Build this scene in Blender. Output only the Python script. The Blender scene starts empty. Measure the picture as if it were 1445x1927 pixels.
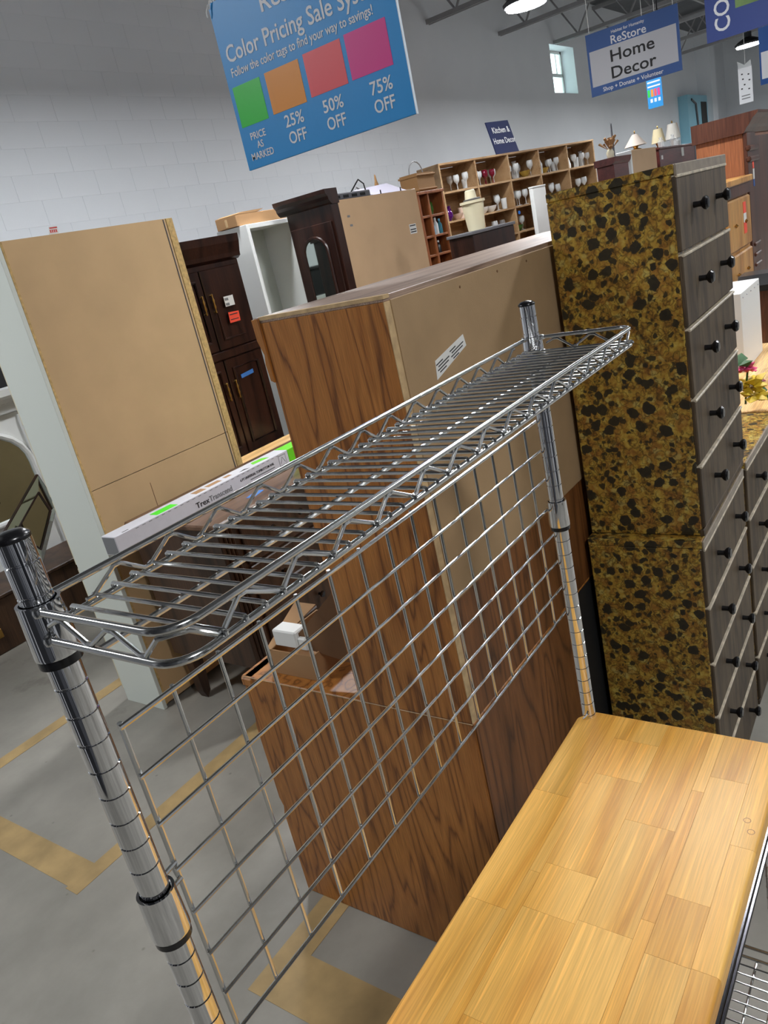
import bpy, bmesh, math, random
from mathutils import Vector, Matrix
random.seed(7)
SC = bpy.context.scene
COL = SC.collection
# ------------------------------------------------------------------ camera
cam_d = bpy.data.cameras.new('camera'); cam = bpy.data.objects.new('camera', cam_d); COL.objects.link(cam)
cam_d.sensor_fit = 'HORIZONTAL'; cam_d.sensor_width = 36.0; cam_d.lens = 36.0 * 1446.8 / 1445.0
cam_d.clip_start = 0.02; cam_d.clip_end = 200
CR = [[0.5524048667795652, 0.3877548124876104, -0.7378990910354538],
      [-0.8057273983712955, 0.021476011634923076, -0.5918970691244215],
      [-0.2136638075858297, 0.9215123364974311, 0.32428812961773795]]
M = Matrix(CR).to_4x4(); M.translation = Vector((-0.2495, -0.5349, 1.828)); cam.matrix_world = M
SC.camera = cam
# ------------------------------------------------------------------ view, world, light levels
SC.view_settings.view_transform = 'Standard'; SC.view_settings.look = 'None'
SC.view_settings.gamma = 1.0; SC.view_settings.use_curve_mapping = False
SC.view_settings.exposure = 1.2
W = bpy.data.worlds.new('World'); SC.world = W; W.use_nodes = True
bg = W.node_tree.nodes['Background']; bg.inputs[0].default_value = (0.80, 0.93, 1.0, 1); bg.inputs[1].default_value = 3.0
LAMP_STRENGTH = 95.0
SC.cycles.max_bounces = 8; SC.cycles.transparent_max_bounces = 8
SC.cycles.sample_clamp_indirect = 4.0
SC.cycles.use_denoising = True

# ------------------------------------------------------------------ helpers
def lin(c):
    return tuple(((v/255.0)/12.92 if v/255.0 <= 0.04045 else ((v/255.0+0.055)/1.055)**2.4) for v in c)
def rgba(c): return (*lin(c), 1.0)
MATS = {}
def mat(name, col, rough=0.5, metal=0.0, spec=0.5, emit=None, trans=0.0, alpha=1.0, noise=None, bump=None):
    """plain principled material; noise=(scale, amount) varies the colour, bump=(scale, strength) the relief"""
    m = bpy.data.materials.new(name); m.use_nodes = True; MATS[name] = m
    nt = m.node_tree; b = nt.nodes['Principled BSDF']
    b.inputs['Base Color'].default_value = rgba(col); b.inputs['Roughness'].default_value = rough
    b.inputs['Metallic'].default_value = metal; b.inputs['Specular IOR Level'].default_value = spec
    b.inputs['Transmission Weight'].default_value = trans; b.inputs['Alpha'].default_value = alpha
    if emit: b.inputs['Emission Color'].default_value = rgba(emit[0]); b.inputs['Emission Strength'].default_value = emit[1]
    if noise or bump:
        tc = nt.nodes.new('ShaderNodeTexCoord')
    if noise:
        n = nt.nodes.new('ShaderNodeTexNoise'); n.inputs['Scale'].default_value = noise[0]; n.inputs['Detail'].default_value = 6
        nt.links.new(tc.outputs['Object'], n.inputs['Vector'])
        r = nt.nodes.new('ShaderNodeValToRGB'); nt.links.new(n.outputs['Fac'], r.inputs[0])
        k = noise[1]
        r.color_ramp.elements[0].position = 0.3; r.color_ramp.elements[1].position = 0.7
        r.color_ramp.elements[0].color = (*[v*(1-k) for v in lin(col)], 1); r.color_ramp.elements[1].color = (*[min(1, v*(1+k)) for v in lin(col)], 1)
        nt.links.new(r.outputs[0], b.inputs['Base Color'])
    if bump:
        n = nt.nodes.new('ShaderNodeTexNoise'); n.inputs['Scale'].default_value = bump[0]; n.inputs['Detail'].default_value = 4
        nt.links.new(tc.outputs['Object'], n.inputs['Vector'])
        bp = nt.nodes.new('ShaderNodeBump'); bp.inputs['Strength'].default_value = bump[1]; bp.inputs['Distance'].default_value = 0.002
        nt.links.new(n.outputs['Fac'], bp.inputs['Height']); nt.links.new(bp.outputs[0], b.inputs['Normal'])
    return m
def wood(name, cols, axis='z', scale=1.0, rough=0.4, rand=0.0, ring=9.0, contrast=1.0, streak=0.35, pale=0.0):
    """procedural wood: growth rings and pores stretched along axis; cols = (dark line, mid, light); rand = per-object tint"""
    m = bpy.data.materials.new(name); m.use_nodes = True; MATS[name] = m
    nt = m.node_tree; L = nt.links; b = nt.nodes['Principled BSDF']; b.inputs['Roughness'].default_value = rough
    tc = nt.nodes.new('ShaderNodeTexCoord'); vec = tc.outputs['Object']; oi = nt.nodes.new('ShaderNodeObjectInfo')
    if rand > 0:
        mu = nt.nodes.new('ShaderNodeVectorMath'); mu.operation = 'MULTIPLY_ADD'
        cx = nt.nodes.new('ShaderNodeCombineXYZ')
        for i in range(3): L.new(oi.outputs['Random'], cx.inputs[i])
        L.new(cx.outputs[0], mu.inputs[0]); mu.inputs[1].default_value = (37, 53, 71); L.new(vec, mu.inputs[2]); vec = mu.outputs[0]
    def mapped(k, along):
        mp = nt.nodes.new('ShaderNodeMapping'); q = {'x': (along, 1, 1), 'y': (1, along, 1), 'z': (1, 1, along)}[axis]
        mp.inputs['Scale'].default_value = [v*k*scale for v in q]; L.new(vec, mp.inputs['Vector']); return mp.outputs[0]
    def math_(op, a, c=None, d=None):
        n = nt.nodes.new('ShaderNodeMath'); n.operation = op
        for k, v in enumerate((a, c, d)):
            if v is None: continue
            if isinstance(v, (int, float)): n.inputs[k].default_value = v
            else: L.new(v, n.inputs[k])
        return n.outputs[0]
    def noise(v, sc, det, dis=0.0):
        n = nt.nodes.new('ShaderNodeTexNoise'); n.inputs['Scale'].default_value = sc; n.inputs['Detail'].default_value = det; n.inputs['Distortion'].default_value = dis
        L.new(v, n.inputs['Vector']); return n.outputs['Fac']
    n1 = noise(mapped(1, .11), 3.2, 2, .35); n3 = noise(mapped(1, .05), 60, 2)
    f = math_('MULTIPLY_ADD', n1, ring, math_('MULTIPLY', n3, 0.35))
    fr = math_('FRACT', f)
    r = nt.nodes.new('ShaderNodeValToRGB'); L.new(fr, r.inputs[0]); e = r.color_ramp.elements
    mix = lambda a, c, t: tuple(a[k]*(1-t)+c[k]*t for k in range(3))
    dk = mix(cols[1], cols[0], contrast)
    e[0].position = 0.0; e[0].color = rgba(dk); e[1].position = 1.0; e[1].color = rgba(dk)
    for p_, c_ in ((.10, cols[1]), (.45, cols[2]), (.82, mix(cols[1], cols[2], .4))):
        k = e.new(p_); k.color = rgba(c_)
    pore = noise(mapped(1, .022), 260, 2)
    pr_ = nt.nodes.new('ShaderNodeMapRange'); L.new(pore, pr_.inputs[0]); pr_.inputs[1].default_value = .38; pr_.inputs[2].default_value = .62; pr_.inputs[3].default_value = 1-streak; pr_.inputs[4].default_value = 1+streak*.35
    hs = nt.nodes.new('ShaderNodeHueSaturation'); L.new(r.outputs[0], hs.inputs['Color'])
    val = pr_.outputs[0]
    if pale > 0:
        pl_ = noise(mapped(1, .03), 90, 1); q = nt.nodes.new('ShaderNodeMapRange'); L.new(pl_, q.inputs[0]); q.inputs[1].default_value = .60; q.inputs[2].default_value = .68; q.inputs[3].default_value = 1; q.inputs[4].default_value = 1+pale
        val = math_('MULTIPLY', val, q.outputs[0]); hs.inputs['Saturation'].default_value = 1.0
    if rand > 0:
        mr = nt.nodes.new('ShaderNodeMapRange'); L.new(oi.outputs['Random'], mr.inputs[0]); mr.inputs[3].default_value = 1 - rand; mr.inputs[4].default_value = 1 + rand*.6
        val = math_('MULTIPLY', val, mr.outputs[0])
    L.new(val, hs.inputs['Value']); L.new(hs.outputs[0], b.inputs['Base Color'])
    bp = nt.nodes.new('ShaderNodeBump'); bp.inputs['Strength'].default_value = 0.08; bp.inputs['Distance'].default_value = 0.0006
    L.new(pore, bp.inputs['Height']); L.new(bp.outputs[0], b.inputs['Normal'])
    return m

class MB:
    """collects shapes for one mesh"""
    def __init__(s): s.v = []; s.f = []
    def add(s, vs, fs):
        o = len(s.v); s.v += [tuple(v) for v in vs]; s.f += [tuple(i+o for i in f) for f in fs]; return s
    def box(s, x0, x1, y0, y1, z0, z1):
        vs = [(x, y, z) for z in (z0, z1) for y in (y0, y1) for x in (x0, x1)]
        return s.add(vs, [(0, 2, 3, 1), (4, 5, 7, 6), (0, 1, 5, 4), (2, 6, 7, 3), (0, 4, 6, 2), (1, 3, 7, 5)])
    def bbox(s, x0, x1, y0, y1, z0, z1, b):
        """box with chamfered edges"""
        b = min(b, (x1-x0)*.45, (y1-y0)*.45, (z1-z0)*.45)
        bm = bmesh.new(); bmesh.ops.create_cube(bm, size=1)
        for v in bm.verts: v.co = Vector(((x0+x1)/2+v.co.x*(x1-x0), (y0+y1)/2+v.co.y*(y1-y0), (z0+z1)/2+v.co.z*(z1-z0)))
        bmesh.ops.bevel(bm, geom=bm.edges[:], offset=b, segments=1, affect='EDGES')
        bm.verts.index_update()
        s.add([v.co[:] for v in bm.verts], [[v.index for v in f.verts] for f in bm.faces]); bm.free(); return s
    def prism(s, poly, axis, a, b):
        """poly of 2D points extruded along axis from a to b; for axis x: (y,z), y: (x,z), z: (x,y)"""
        def P(p, t): return {'x': (t, p[0], p[1]), 'y': (p[0], t, p[1]), 'z': (p[0], p[1], t)}[axis]
        n = len(poly); vs = [P(p, a) for p in poly]+[P(p, b) for p in poly]
        fs = [tuple(range(n)), tuple(range(2*n-1, n-1, -1))]+[(i, (i+1) % n + 0, (i+1) % n+n, i+n) for i in range(n)]
        return s.add(vs, fs)
    def tube(s, pts, r, seg=8, caps=True, closed=False):
        pts = [Vector(p) for p in pts]; n = len(pts); rings = []
        up = None
        for i, p in enumerate(pts):
            if closed: d = (pts[(i+1) % n]-pts[i-1]).normalized()
            else: d = (pts[min(i+1, n-1)]-pts[max(i-1, 0)]).normalized()
            if up is None:
                up = Vector((0, 0, 1)) if abs(d.z) < 0.9 else Vector((1, 0, 0))
            a = d.cross(up).normalized(); c = a.cross(d).normalized(); up = c
            rr = r[i] if isinstance(r, (list, tuple)) else r
            rings.append([p+a*math.cos(2*math.pi*k/seg)*rr+c*math.sin(2*math.pi*k/seg)*rr for k in range(seg)])
        vs = [v[:] for g in rings for v in g]; fs = []
        m = n if closed else n-1
        for i in range(m):
            j = (i+1) % n
            for k in range(seg): fs.append((i*seg+k, i*seg+(k+1) % seg, j*seg+(k+1) % seg, j*seg+k))
        if caps and not closed: fs += [tuple(range(seg-1, -1, -1)), tuple((n-1)*seg+k for k in range(seg))]
        return s.add(vs, fs)
    def lathe(s, prof, c=(0, 0, 0), seg=16, sx=1.0, sy=1.0):
        """profile [(r,z)...] turned about a vertical axis through c"""
        vs = []; fs = []
        for r, z in prof:
            for k in range(seg):
                a = 2*math.pi*k/seg; vs.append((c[0]+r*sx*math.cos(a), c[1]+r*sy*math.sin(a), c[2]+z))
        for i in range(len(prof)-1):
            for k in range(seg): fs.append((i*seg+k, i*seg+(k+1) % seg, (i+1)*seg+(k+1) % seg, (i+1)*seg+k))
        if prof[0][0] > 1e-5: fs.append(tuple(range(seg-1, -1, -1)))
        if prof[-1][0] > 1e-5: fs.append(tuple((len(prof)-1)*seg+k for k in range(seg)))
        return s.add(vs, fs)
    def xf(s, mt):
        s.v = [tuple(mt @ Vector(v)) for v in s.v]; return s
    def mesh(s, name, m, smooth=False):
        me = bpy.data.meshes.new(name); me.from_pydata(s.v, [], s.f); me.validate(); me.update()
        bm = bmesh.new(); bm.from_mesh(me); bmesh.ops.remove_doubles(bm, verts=bm.verts, dist=1e-6)
        bmesh.ops.recalc_face_normals(bm, faces=bm.faces); bm.to_mesh(me); bm.free()
        if smooth:
            me.polygons.foreach_set('use_smooth', [True]*len(me.polygons))
            me.set_sharp_from_angle(angle=math.radians(40))
        me.materials.append(MATS[m] if isinstance(m, str) else m); return me
    def build(s, name, m, parent=None, smooth=False):
        o = bpy.data.objects.new(name, s.mesh(name, m, smooth)); COL.objects.link(o)
        if parent is not None:
            o.parent = parent; o.matrix_parent_inverse = Matrix.Identity(4)
        return o
def B(*a): return MB().box(*a)
def BB(*a): return MB().bbox(*a)
def tag(o, label, cat, group=None):
    o['label'] = label; o['category'] = cat
    if group: o['group'] = group
    return o
def thing(name, label, cat, loc=(0, 0, 0), rz=0.0, group=None):
    """Empty at the thing's base; parts are built in its local space"""
    o = bpy.data.objects.new(name, None); o.empty_display_size = 0.1; COL.objects.link(o)
    o.location = loc; o.rotation_euler = (0, 0, rz); return tag(o, label, cat, group)
def struct(o): o['kind'] = 'structure'; return o
def dup(o, parent=None):
    c = o.copy(); COL.objects.link(c)
    if parent is not None: c.parent = parent
    for ch in o.children: dup(ch, c)
    return c
def text(name, s, size, origin, right, up, m, parent, width=None, align='LEFT', depth=0.0006, bold=0.012):
    """flat lettering as thin geometry: baseline start at origin, along right, rising along up"""
    cu = bpy.data.curves.new(name, 'FONT'); cu.body = s; cu.size = size; cu.extrude = depth; cu.align_x = 'LEFT'; cu.resolution_u = 3; cu.offset = size*bold
    tmp = bpy.data.objects.new(name, cu); COL.objects.link(tmp)
    dg = bpy.context.evaluated_depsgraph_get(); me = bpy.data.meshes.new_from_object(tmp.evaluated_get(dg))
    COL.objects.unlink(tmp); bpy.data.objects.remove(tmp); bpy.data.curves.remove(cu)
    xs = [v.co.x for v in me.vertices]; x0, x1 = min(xs), max(xs)
    k = (width/(x1-x0)) if width else 1.0
    off = {'LEFT': -x0*k, 'CENTER': -(x0+x1)/2*k, 'RIGHT': -x1*k}[align]
    R_ = Vector(right).normalized(); U = Vector(up).normalized(); N = R_.cross(U)
    for v in me.vertices:
        c = v.co.copy(); v.co = Vector(origin)+R_*(c.x*k+off)+U*c.y+N*c.z
    me.materials.clear(); me.materials.append(MATS[m]); me.name = name
    o = bpy.data.objects.new(name, me); COL.objects.link(o)
    if parent is not None: o.parent = parent
    return o

# ------------------------------------------------------------------ materials
mat('chrome', (222, 223, 226), 0.05, 1.0)
mat('chrome_wire', (205, 206, 205), 0.19, 1.0)
mat('dark_chrome', (70, 70, 74), 0.18, 1.0)
mat('black_plastic', (18, 18, 20), 0.25)
mat('black_matte', (12, 12, 13), 0.7)
wood('butcher', ((196, 134, 54), (224, 164, 72), (237, 185, 98)), 'x', 2.0, 0.43, rand=0.10, ring=4.0, contrast=0.4, streak=0.13, pale=0.2)
wood('oak', ((94, 52, 16), (160, 100, 42), (178, 117, 54)), 'z', 2.7, 0.42, ring=10.0, contrast=0.75, streak=0.28)
wood('oak_dark', ((66, 36, 14), (112, 68, 32), (128, 80, 40)), 'z', 2.7, 0.45, ring=9.0, contrast=0.7, streak=0.28)
wood('oak_top', ((112, 88, 72), (140, 114, 96), (166, 142, 124)), 'x', 1.2, 0.4, ring=7.0, contrast=0.6)
mat('hardboard', (160, 132, 96), 0.75, noise=(9, 0.08), bump=(350, 0.15))
mat('hardboard_edge', (188, 160, 118), 0.8, noise=(40, 0.2))
mat('fibreboard', (202, 170, 126), 0.75, noise=(4, 0.07))
mat('fibreboard_edge', (198, 166, 108), 0.8, noise=(60, 0.25))
mat('tan_board', (196, 164, 128), 0.75, noise=(5, 0.05))
mat('white_laminate', (214, 220, 212), 0.45)
mat('white_paint', (226, 228, 226), 0.5)
mat('paper', (222, 222, 218), 0.6)
mat('ink', (40, 40, 42), 0.7)
mat('grey_ink', (120, 122, 124), 0.7)
mat('red_ink', (206, 60, 56), 0.6)
mat('neon_green', (70, 226, 30), 0.5)
mat('green_cap', (104, 206, 24), 0.5)
mat('neon_red', (246, 84, 58), 0.5)
mat('blue_tape', (60, 120, 196), 0.6)
mat('blue_dot', (30, 104, 186), 0.5)
mat('carton_white', (206, 206, 212), 0.45, noise=(30, 0.03))
mat('cardboard', (164, 126, 86), 0.8, noise=(8, 0.06))
mat('cardboard_dark', (112, 78, 48), 0.8, noise=(8, 0.08))
mat('foam', (226, 226, 222), 0.7)
wood('mahogany', ((22, 11, 9), (38, 20, 15), (54, 30, 22)), 'z', 1.2, 0.3, ring=6.0, contrast=0.7)
wood('walnut_top', ((66, 44, 30), (98, 70, 50), (120, 90, 66)), 'x', 1.2, 0.3, ring=6.0, contrast=0.6)
wood('walnut', ((40, 25, 16), (60, 40, 26), (78, 54, 36)), 'z', 1.2, 0.45, ring=6.0, contrast=0.6)
wood('pine', ((200, 150, 88), (222, 176, 112), (236, 196, 140)), 'x', 1.2, 0.4, ring=6.0, contrast=0.6)
wood('shelf_wood', ((140, 104, 68), (168, 132, 92), (186, 152, 112)), 'x', 1.0, 0.5, ring=5.0, contrast=0.6)
wood('red_wood', ((110, 56, 28), (148, 84, 44), (168, 102, 58)), 'z', 1.2, 0.45, ring=6.0, contrast=0.6)
wood('cherry', ((116, 64, 36), (146, 88, 54), (160, 100, 64)), 'z', 1.2, 0.4, ring=4.0, contrast=0.5)
wood('cherry_dark', ((50, 26, 18), (78, 44, 30), (96, 58, 42)), 'z', 1.2, 0.35, ring=4.0, contrast=0.5)
wood('honey', ((160, 104, 44), (192, 136, 68), (210, 158, 88)), 'z', 1.2, 0.4, ring=5.0, contrast=0.6)
wood('maroon', ((66, 24, 22), (92, 38, 34), (108, 50, 44)), 'x', 1.0, 0.4, ring=4.0, contrast=0.5)
wood('chest_wood', ((48, 38, 26), (78, 63, 45), (98, 82, 60)), 'z', 4.0, 0.6, ring=4.0, contrast=0.5, streak=0.5)
mat('chest_top_edge', (140, 128, 112), 0.4, noise=(25, 0.25)); mat('chest_lip', (196, 184, 162), 0.4, noise=(30, 0.35))
mat('brass', (190, 150, 84), 0.3, 1.0)
mat('mirror', (200, 210, 202), 0.03, 1.0)
mat('glass_clear', (240, 244, 244), 0.08, spec=1.0, alpha=0.34)
mat('glass_pane', (230, 245, 240), 0.0, trans=1.0)
mat('glass_ruby', (170, 40, 70), 0.05, trans=0.7)
mat('glass_purple', (88, 20, 110), 0.08, trans=0.4)
mat('glass_green', (70, 120, 40), 0.1, trans=0.4)
mat('glass_amber', (200, 170, 80), 0.1, trans=0.6)
mat('cream', (214, 206, 176), 0.4)
mat('grey_plastic', (92, 92, 96), 0.5)
mat('teal', (20, 110, 130), 0.4); mat('light_blue', (110, 190, 226), 0.4)
mat('wicker', (150, 112, 70), 0.8, bump=(120, 0.6))
mat('lavender', (206, 202, 218), 0.5)
mat('shade_white', (238, 234, 222), 0.8); mat('shade_cream', (222, 208, 168), 0.8); mat('shade_grey', (190, 178, 166), 0.8); mat('shade_pink', (212, 186, 168), 0.8)
mat('sign_blue', (22, 142, 212), 0.42); mat('sign_white', (226, 228, 232), 0.5); mat('sign_grey', (196, 198, 204), 0.6); mat('sign_edge', (214, 226, 236), 0.5)
mat('sign_navy', (40, 84, 150), 0.5); mat('sign_navy2', (38, 62, 134), 0.5); mat('sign_dark', (30, 40, 84), 0.8); mat('sign_grass', (110, 140, 84), 0.6, noise=(6, 0.3))
mat('tag_green', (40, 196, 62), 0.35); mat('tag_orange', (226, 142, 34), 0.4); mat('tag_red', (232, 84, 92), 0.4); mat('tag_pink', (216, 52, 140), 0.4)
mat('sky_door', (150, 206, 226), 0.5); mat('dark_opening', (50, 50, 50), 0.7)
mat('steel', (150, 150, 152), 0.6, noise=(4, 0.1)); mat('deck', (92, 94, 98), 0.7, noise=(2, 0.1))
mat('lamp_body', (60, 60, 62), 0.5, 0.6)
mat('lamp_lens', (255, 255, 255), 0.5, emit=((250, 252, 255), LAMP_STRENGTH))
mat('petal_yellow', (206, 176, 40), 0.5); mat('petal_pink', (206, 60, 110), 0.5); mat('petal_red', (120, 14, 46), 0.5); mat('leaf', (40, 86, 40), 0.5)
mat('strap_green', (20, 110, 60), 0.5); mat('strap_yellow', (230, 200, 40), 0.5)
mat('rope', (236, 236, 232), 0.7)
mat('foliage', (120, 160, 60), 0.7, noise=(2, 0.4))
mat('tape_yellow', (168, 142, 96), 0.6, noise=(9, 0.2))

def concrete():
    m = mat('concrete', (150, 147, 138), 0.42); nt = m.node_tree; L = nt.links; b = nt.nodes['Principled BSDF']
    tc = nt.nodes.new('ShaderNodeTexCoord')
    n = nt.nodes.new('ShaderNodeTexNoise'); n.inputs['Scale'].default_value = 1.3; n.inputs['Detail'].default_value = 9; n.inputs['Roughness'].default_value = 0.62
    L.new(tc.outputs['Object'], n.inputs['Vector'])
    r = nt.nodes.new('ShaderNodeValToRGB'); L.new(n.outputs['Fac'], r.inputs[0])
    e = r.color_ramp.elements; e[0].position = 0.30; e[0].color = rgba((124, 121, 113)); e[1].position = 0.72; e[1].color = rgba((166, 162, 152))
    v = nt.nodes.new('ShaderNodeTexVoronoi'); v.inputs['Scale'].default_value = 9; L.new(tc.outputs['Object'], v.inputs['Vector'])
    lt = nt.nodes.new('ShaderNodeValToRGB'); L.new(v.outputs['Distance'], lt.inputs[0])
    lt.color_ramp.elements[0].position = 0.03; lt.color_ramp.elements[0].color = (0.45, 0.45, 0.45, 1); lt.color_ramp.elements[1].position = 0.07; lt.color_ramp.elements[1].color = (1, 1, 1, 1)
    mx = nt.nodes.new('ShaderNodeMix'); mx.data_type = 'RGBA'; mx.blend_type = 'MULTIPLY'; mx.inputs['Factor'].default_value = 0.6
    L.new(r.outputs[0], mx.inputs['A']); L.new(lt.outputs[0], mx.inputs['B'])
    # worn, peeled coating patches
    n3 = nt.nodes.new('ShaderNodeTexNoise'); n3.inputs['Scale'].default_value = 0.9; n3.inputs['Detail'].default_value = 12; n3.inputs['Roughness'].default_value = 0.7
    L.new(tc.outputs['Object'], n3.inputs['Vector'])
    r3 = nt.nodes.new('ShaderNodeValToRGB'); L.new(n3.outputs['Fac'], r3.inputs[0]); r3.color_ramp.elements[0].position = 0.60; r3.color_ramp.elements[1].position = 0.66
    r3.color_ramp.elements[0].color = (1, 1, 1, 1); r3.color_ramp.elements[1].color = (0.62, 0.6, 0.58, 1)
    m2 = nt.nodes.new('ShaderNodeMix'); m2.data_type = 'RGBA'; m2.blend_type = 'MULTIPLY'; m2.inputs['Factor'].default_value = 0.7
    L.new(mx.outputs['Result'], m2.inputs['A']); L.new(r3.outputs[0], m2.inputs['B'])
    L.new(m2.outputs['Result'], b.inputs['Base Color'])
    bp = nt.nodes.new('ShaderNodeBump'); bp.inputs['Strength'].default_value = 0.15; bp.inputs['Distance'].default_value = 0.01
    L.new(n.outputs['Fac'], bp.inputs['Height']); L.new(bp.outputs[0], b.inputs['Normal'])
concrete()
def blockwall(name, far):
    m = mat(name, (232, 236, 240), 0.5); nt = m.node_tree; L = nt.links; b = nt.nodes['Principled BSDF']
    tc = nt.nodes.new('ShaderNodeTexCoord')
    n = nt.nodes.new('ShaderNodeTexNoise'); n.inputs['Scale'].default_value = 1.5; n.inputs['Detail'].default_value = 5; L.new(tc.outputs['Object'], n.inputs['Vector'])
    r = nt.nodes.new('ShaderNodeValToRGB'); L.new(n.outputs['Fac'], r.inputs[0]); e = r.color_ramp.elements
    e[0].color = rgba((226, 231, 236)); e[1].color = rgba((238, 242, 246)); L.new(r.outputs[0], b.inputs['Base Color'])
    bp = nt.nodes.new('ShaderNodeBump'); bp.inputs['Strength'].default_value = 0.15; bp.inputs['Distance'].default_value = 0.002
    if far:
        mp = nt.nodes.new('ShaderNodeMapping'); mp.inputs['Rotation'].default_value = (math.radians(90), 0, 0); mp.inputs['Location'].default_value = (0, 0.15, 0)
        L.new(tc.outputs['Object'], mp.inputs['Vector'])
        br = nt.nodes.new('ShaderNodeTexBrick'); L.new(mp.outputs[0], br.inputs['Vector']); br.inputs['Scale'].default_value = 1.0
        br.inputs['Brick Width'].default_value = 0.4; br.inputs['Row Height'].default_value = 0.2; br.inputs['Mortar Size'].default_value = 0.006
        L.new(br.outputs['Fac'], bp.inputs['Height']); bp.invert = True
    else:
        n2 = nt.nodes.new('ShaderNodeTexNoise'); n2.inputs['Scale'].default_value = 60; L.new(tc.outputs['Object'], n2.inputs['Vector']); L.new(n2.outputs['Fac'], bp.inputs['Height'])
    L.new(bp.outputs[0], b.inputs['Normal'])
def reflection_bands():
    """upright bands of uneven grey, made up for the chrome to reflect"""
    m = mat('reflection_band_paint', (90, 90, 94), 0.6); nt = m.node_tree; L = nt.links; b = nt.nodes['Principled BSDF']
    tc = nt.nodes.new('ShaderNodeTexCoord'); mp = nt.nodes.new('ShaderNodeMapping'); mp.inputs['Scale'].default_value = (1.0, 1.0, 0.12); L.new(tc.outputs['Object'], mp.inputs['Vector'])
    v = nt.nodes.new('ShaderNodeTexVoronoi'); v.inputs['Scale'].default_value = 1.7; L.new(mp.outputs[0], v.inputs['Vector'])
    sp = nt.nodes.new('ShaderNodeSeparateColor'); L.new(v.outputs['Color'], sp.inputs[0])
    r = nt.nodes.new('ShaderNodeValToRGB'); L.new(sp.outputs[0], r.inputs[0]); e = r.color_ramp.elements
    e[0].position = 0.35; e[0].color = rgba((22, 24, 30)); e[1].position = 0.8; e[1].color = rgba((190, 192, 196)); k = e.new(.55); k.color = rgba((70, 72, 78))
    L.new(r.outputs[0], b.inputs['Base Color'])
reflection_bands()
blockwall('wall_paint', True); blockwall('block_paint', False)

def decoupage():
    """ochre paper with dark round blots, rust patches and fine ringed outlines"""
    m = mat('decoupage', (150, 110, 40), 0.38); nt = m.node_tree; L = nt.links; b = nt.nodes['Principled BSDF']
    tc = nt.nodes.new('ShaderNodeTexCoord')
    wn = nt.nodes.new('ShaderNodeTexNoise'); wn.inputs['Scale'].default_value = 38; wn.inputs['Detail'].default_value = 5; L.new(tc.outputs['Object'], wn.inputs['Vector'])
    wv = nt.nodes.new('ShaderNodeVectorMath'); wv.operation = 'MULTIPLY_ADD'; L.new(wn.outputs['Color'], wv.inputs[0]); wv.inputs[1].default_value = (0.028, 0.028, 0.028); L.new(tc.outputs['Object'], wv.inputs[2])
    n1 = nt.nodes.new('ShaderNodeTexNoise'); n1.inputs['Scale'].default_value = 40; n1.inputs['Detail'].default_value = 8; n1.inputs['Roughness'].default_value = 0.7; L.new(tc.outputs['Object'], n1.inputs['Vector'])
    r1 = nt.nodes.new('ShaderNodeValToRGB'); L.new(n1.outputs['Fac'], r1.inputs[0]); e = r1.color_ramp.elements
    e[0].position = 0.30; e[0].color = rgba((86, 58, 22)); e[1].position = 0.72; e[1].color = rgba((198, 182, 100))
    k = e.new(0.45); k.color = rgba((150, 110, 42)); k = e.new(0.57); k.color = rgba((180, 148, 60))
    cur = r1.outputs[0]
    def layer(cur, scale, lo, hi, pick, colr, ring, fac):
        v = nt.nodes.new('ShaderNodeTexVoronoi'); v.inputs['Scale'].default_value = scale; L.new(wv.outputs[0], v.inputs['Vector'])
        rr = nt.nodes.new('ShaderNodeValToRGB'); L.new(v.outputs['Distance'], rr.inputs[0]); q = rr.color_ramp.elements
        if ring:
            q[0].position = lo-0.05; q[0].color = (0, 0, 0, 1); q[1].position = hi+0.05; q[1].color = (0, 0, 0, 1)
            a = q.new((lo+hi)/2); a.color = (1, 1, 1, 1)
        else:
            q[0].position = lo; q[0].color = (1, 1, 1, 1); q[1].position = hi; q[1].color = (0, 0, 0, 1)
        sp = nt.nodes.new('ShaderNodeSeparateColor'); L.new(v.outputs['Color'], sp.inputs[0])
        gt = nt.nodes.new('ShaderNodeMath'); gt.operation = 'LESS_THAN'; L.new(sp.outputs[0], gt.inputs[0]); gt.inputs[1].default_value = pick
        mu = nt.nodes.new('ShaderNodeMath'); mu.operation = 'MULTIPLY'; L.new(rr.outputs[0], mu.inputs[0]); L.new(gt.outputs[0], mu.inputs[1])
        m2 = nt.nodes.new('ShaderNodeMath'); m2.operation = 'MULTIPLY'; L.new(mu.outputs[0], m2.inputs[0]); m2.inputs[1].default_value = fac
        mx = nt.nodes.new('ShaderNodeMix'); mx.data_type = 'RGBA'; L.new(m2.outputs[0], mx.inputs['Factor']); L.new(cur, mx.inputs['A']); mx.inputs['B'].default_value = rgba(colr)
        return mx.outputs['Result']
    cur = layer(cur, 30, 0.42, 0.62, 0.34, (144, 92, 42), False, 0.45)
    cur = layer(cur, 44, 0.42, 0.60, 0.30, (190, 178, 104), False, 0.5)
    cur = layer(cur, 66, 0.40, 0.55, 0.85, (52, 38, 16), True, 0.7)
    cur = layer(cur, 36, 0.46, 0.55, 0.6, (54, 40, 18), True, 0.65)
    cur = layer(cur, 64, 0.36, 0.46, 0.34, (46, 40, 25), False, 0.9)
    cur = layer(cur, 39, 0.38, 0.44, 0.36, (42, 38, 27), False, 0.95)
    cur = layer(cur, 24, 0.34, 0.38, 0.44, (40, 37, 28), False, 0.97)
    L.new(cur, b.inputs['Base Color'])
decoupage()

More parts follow.
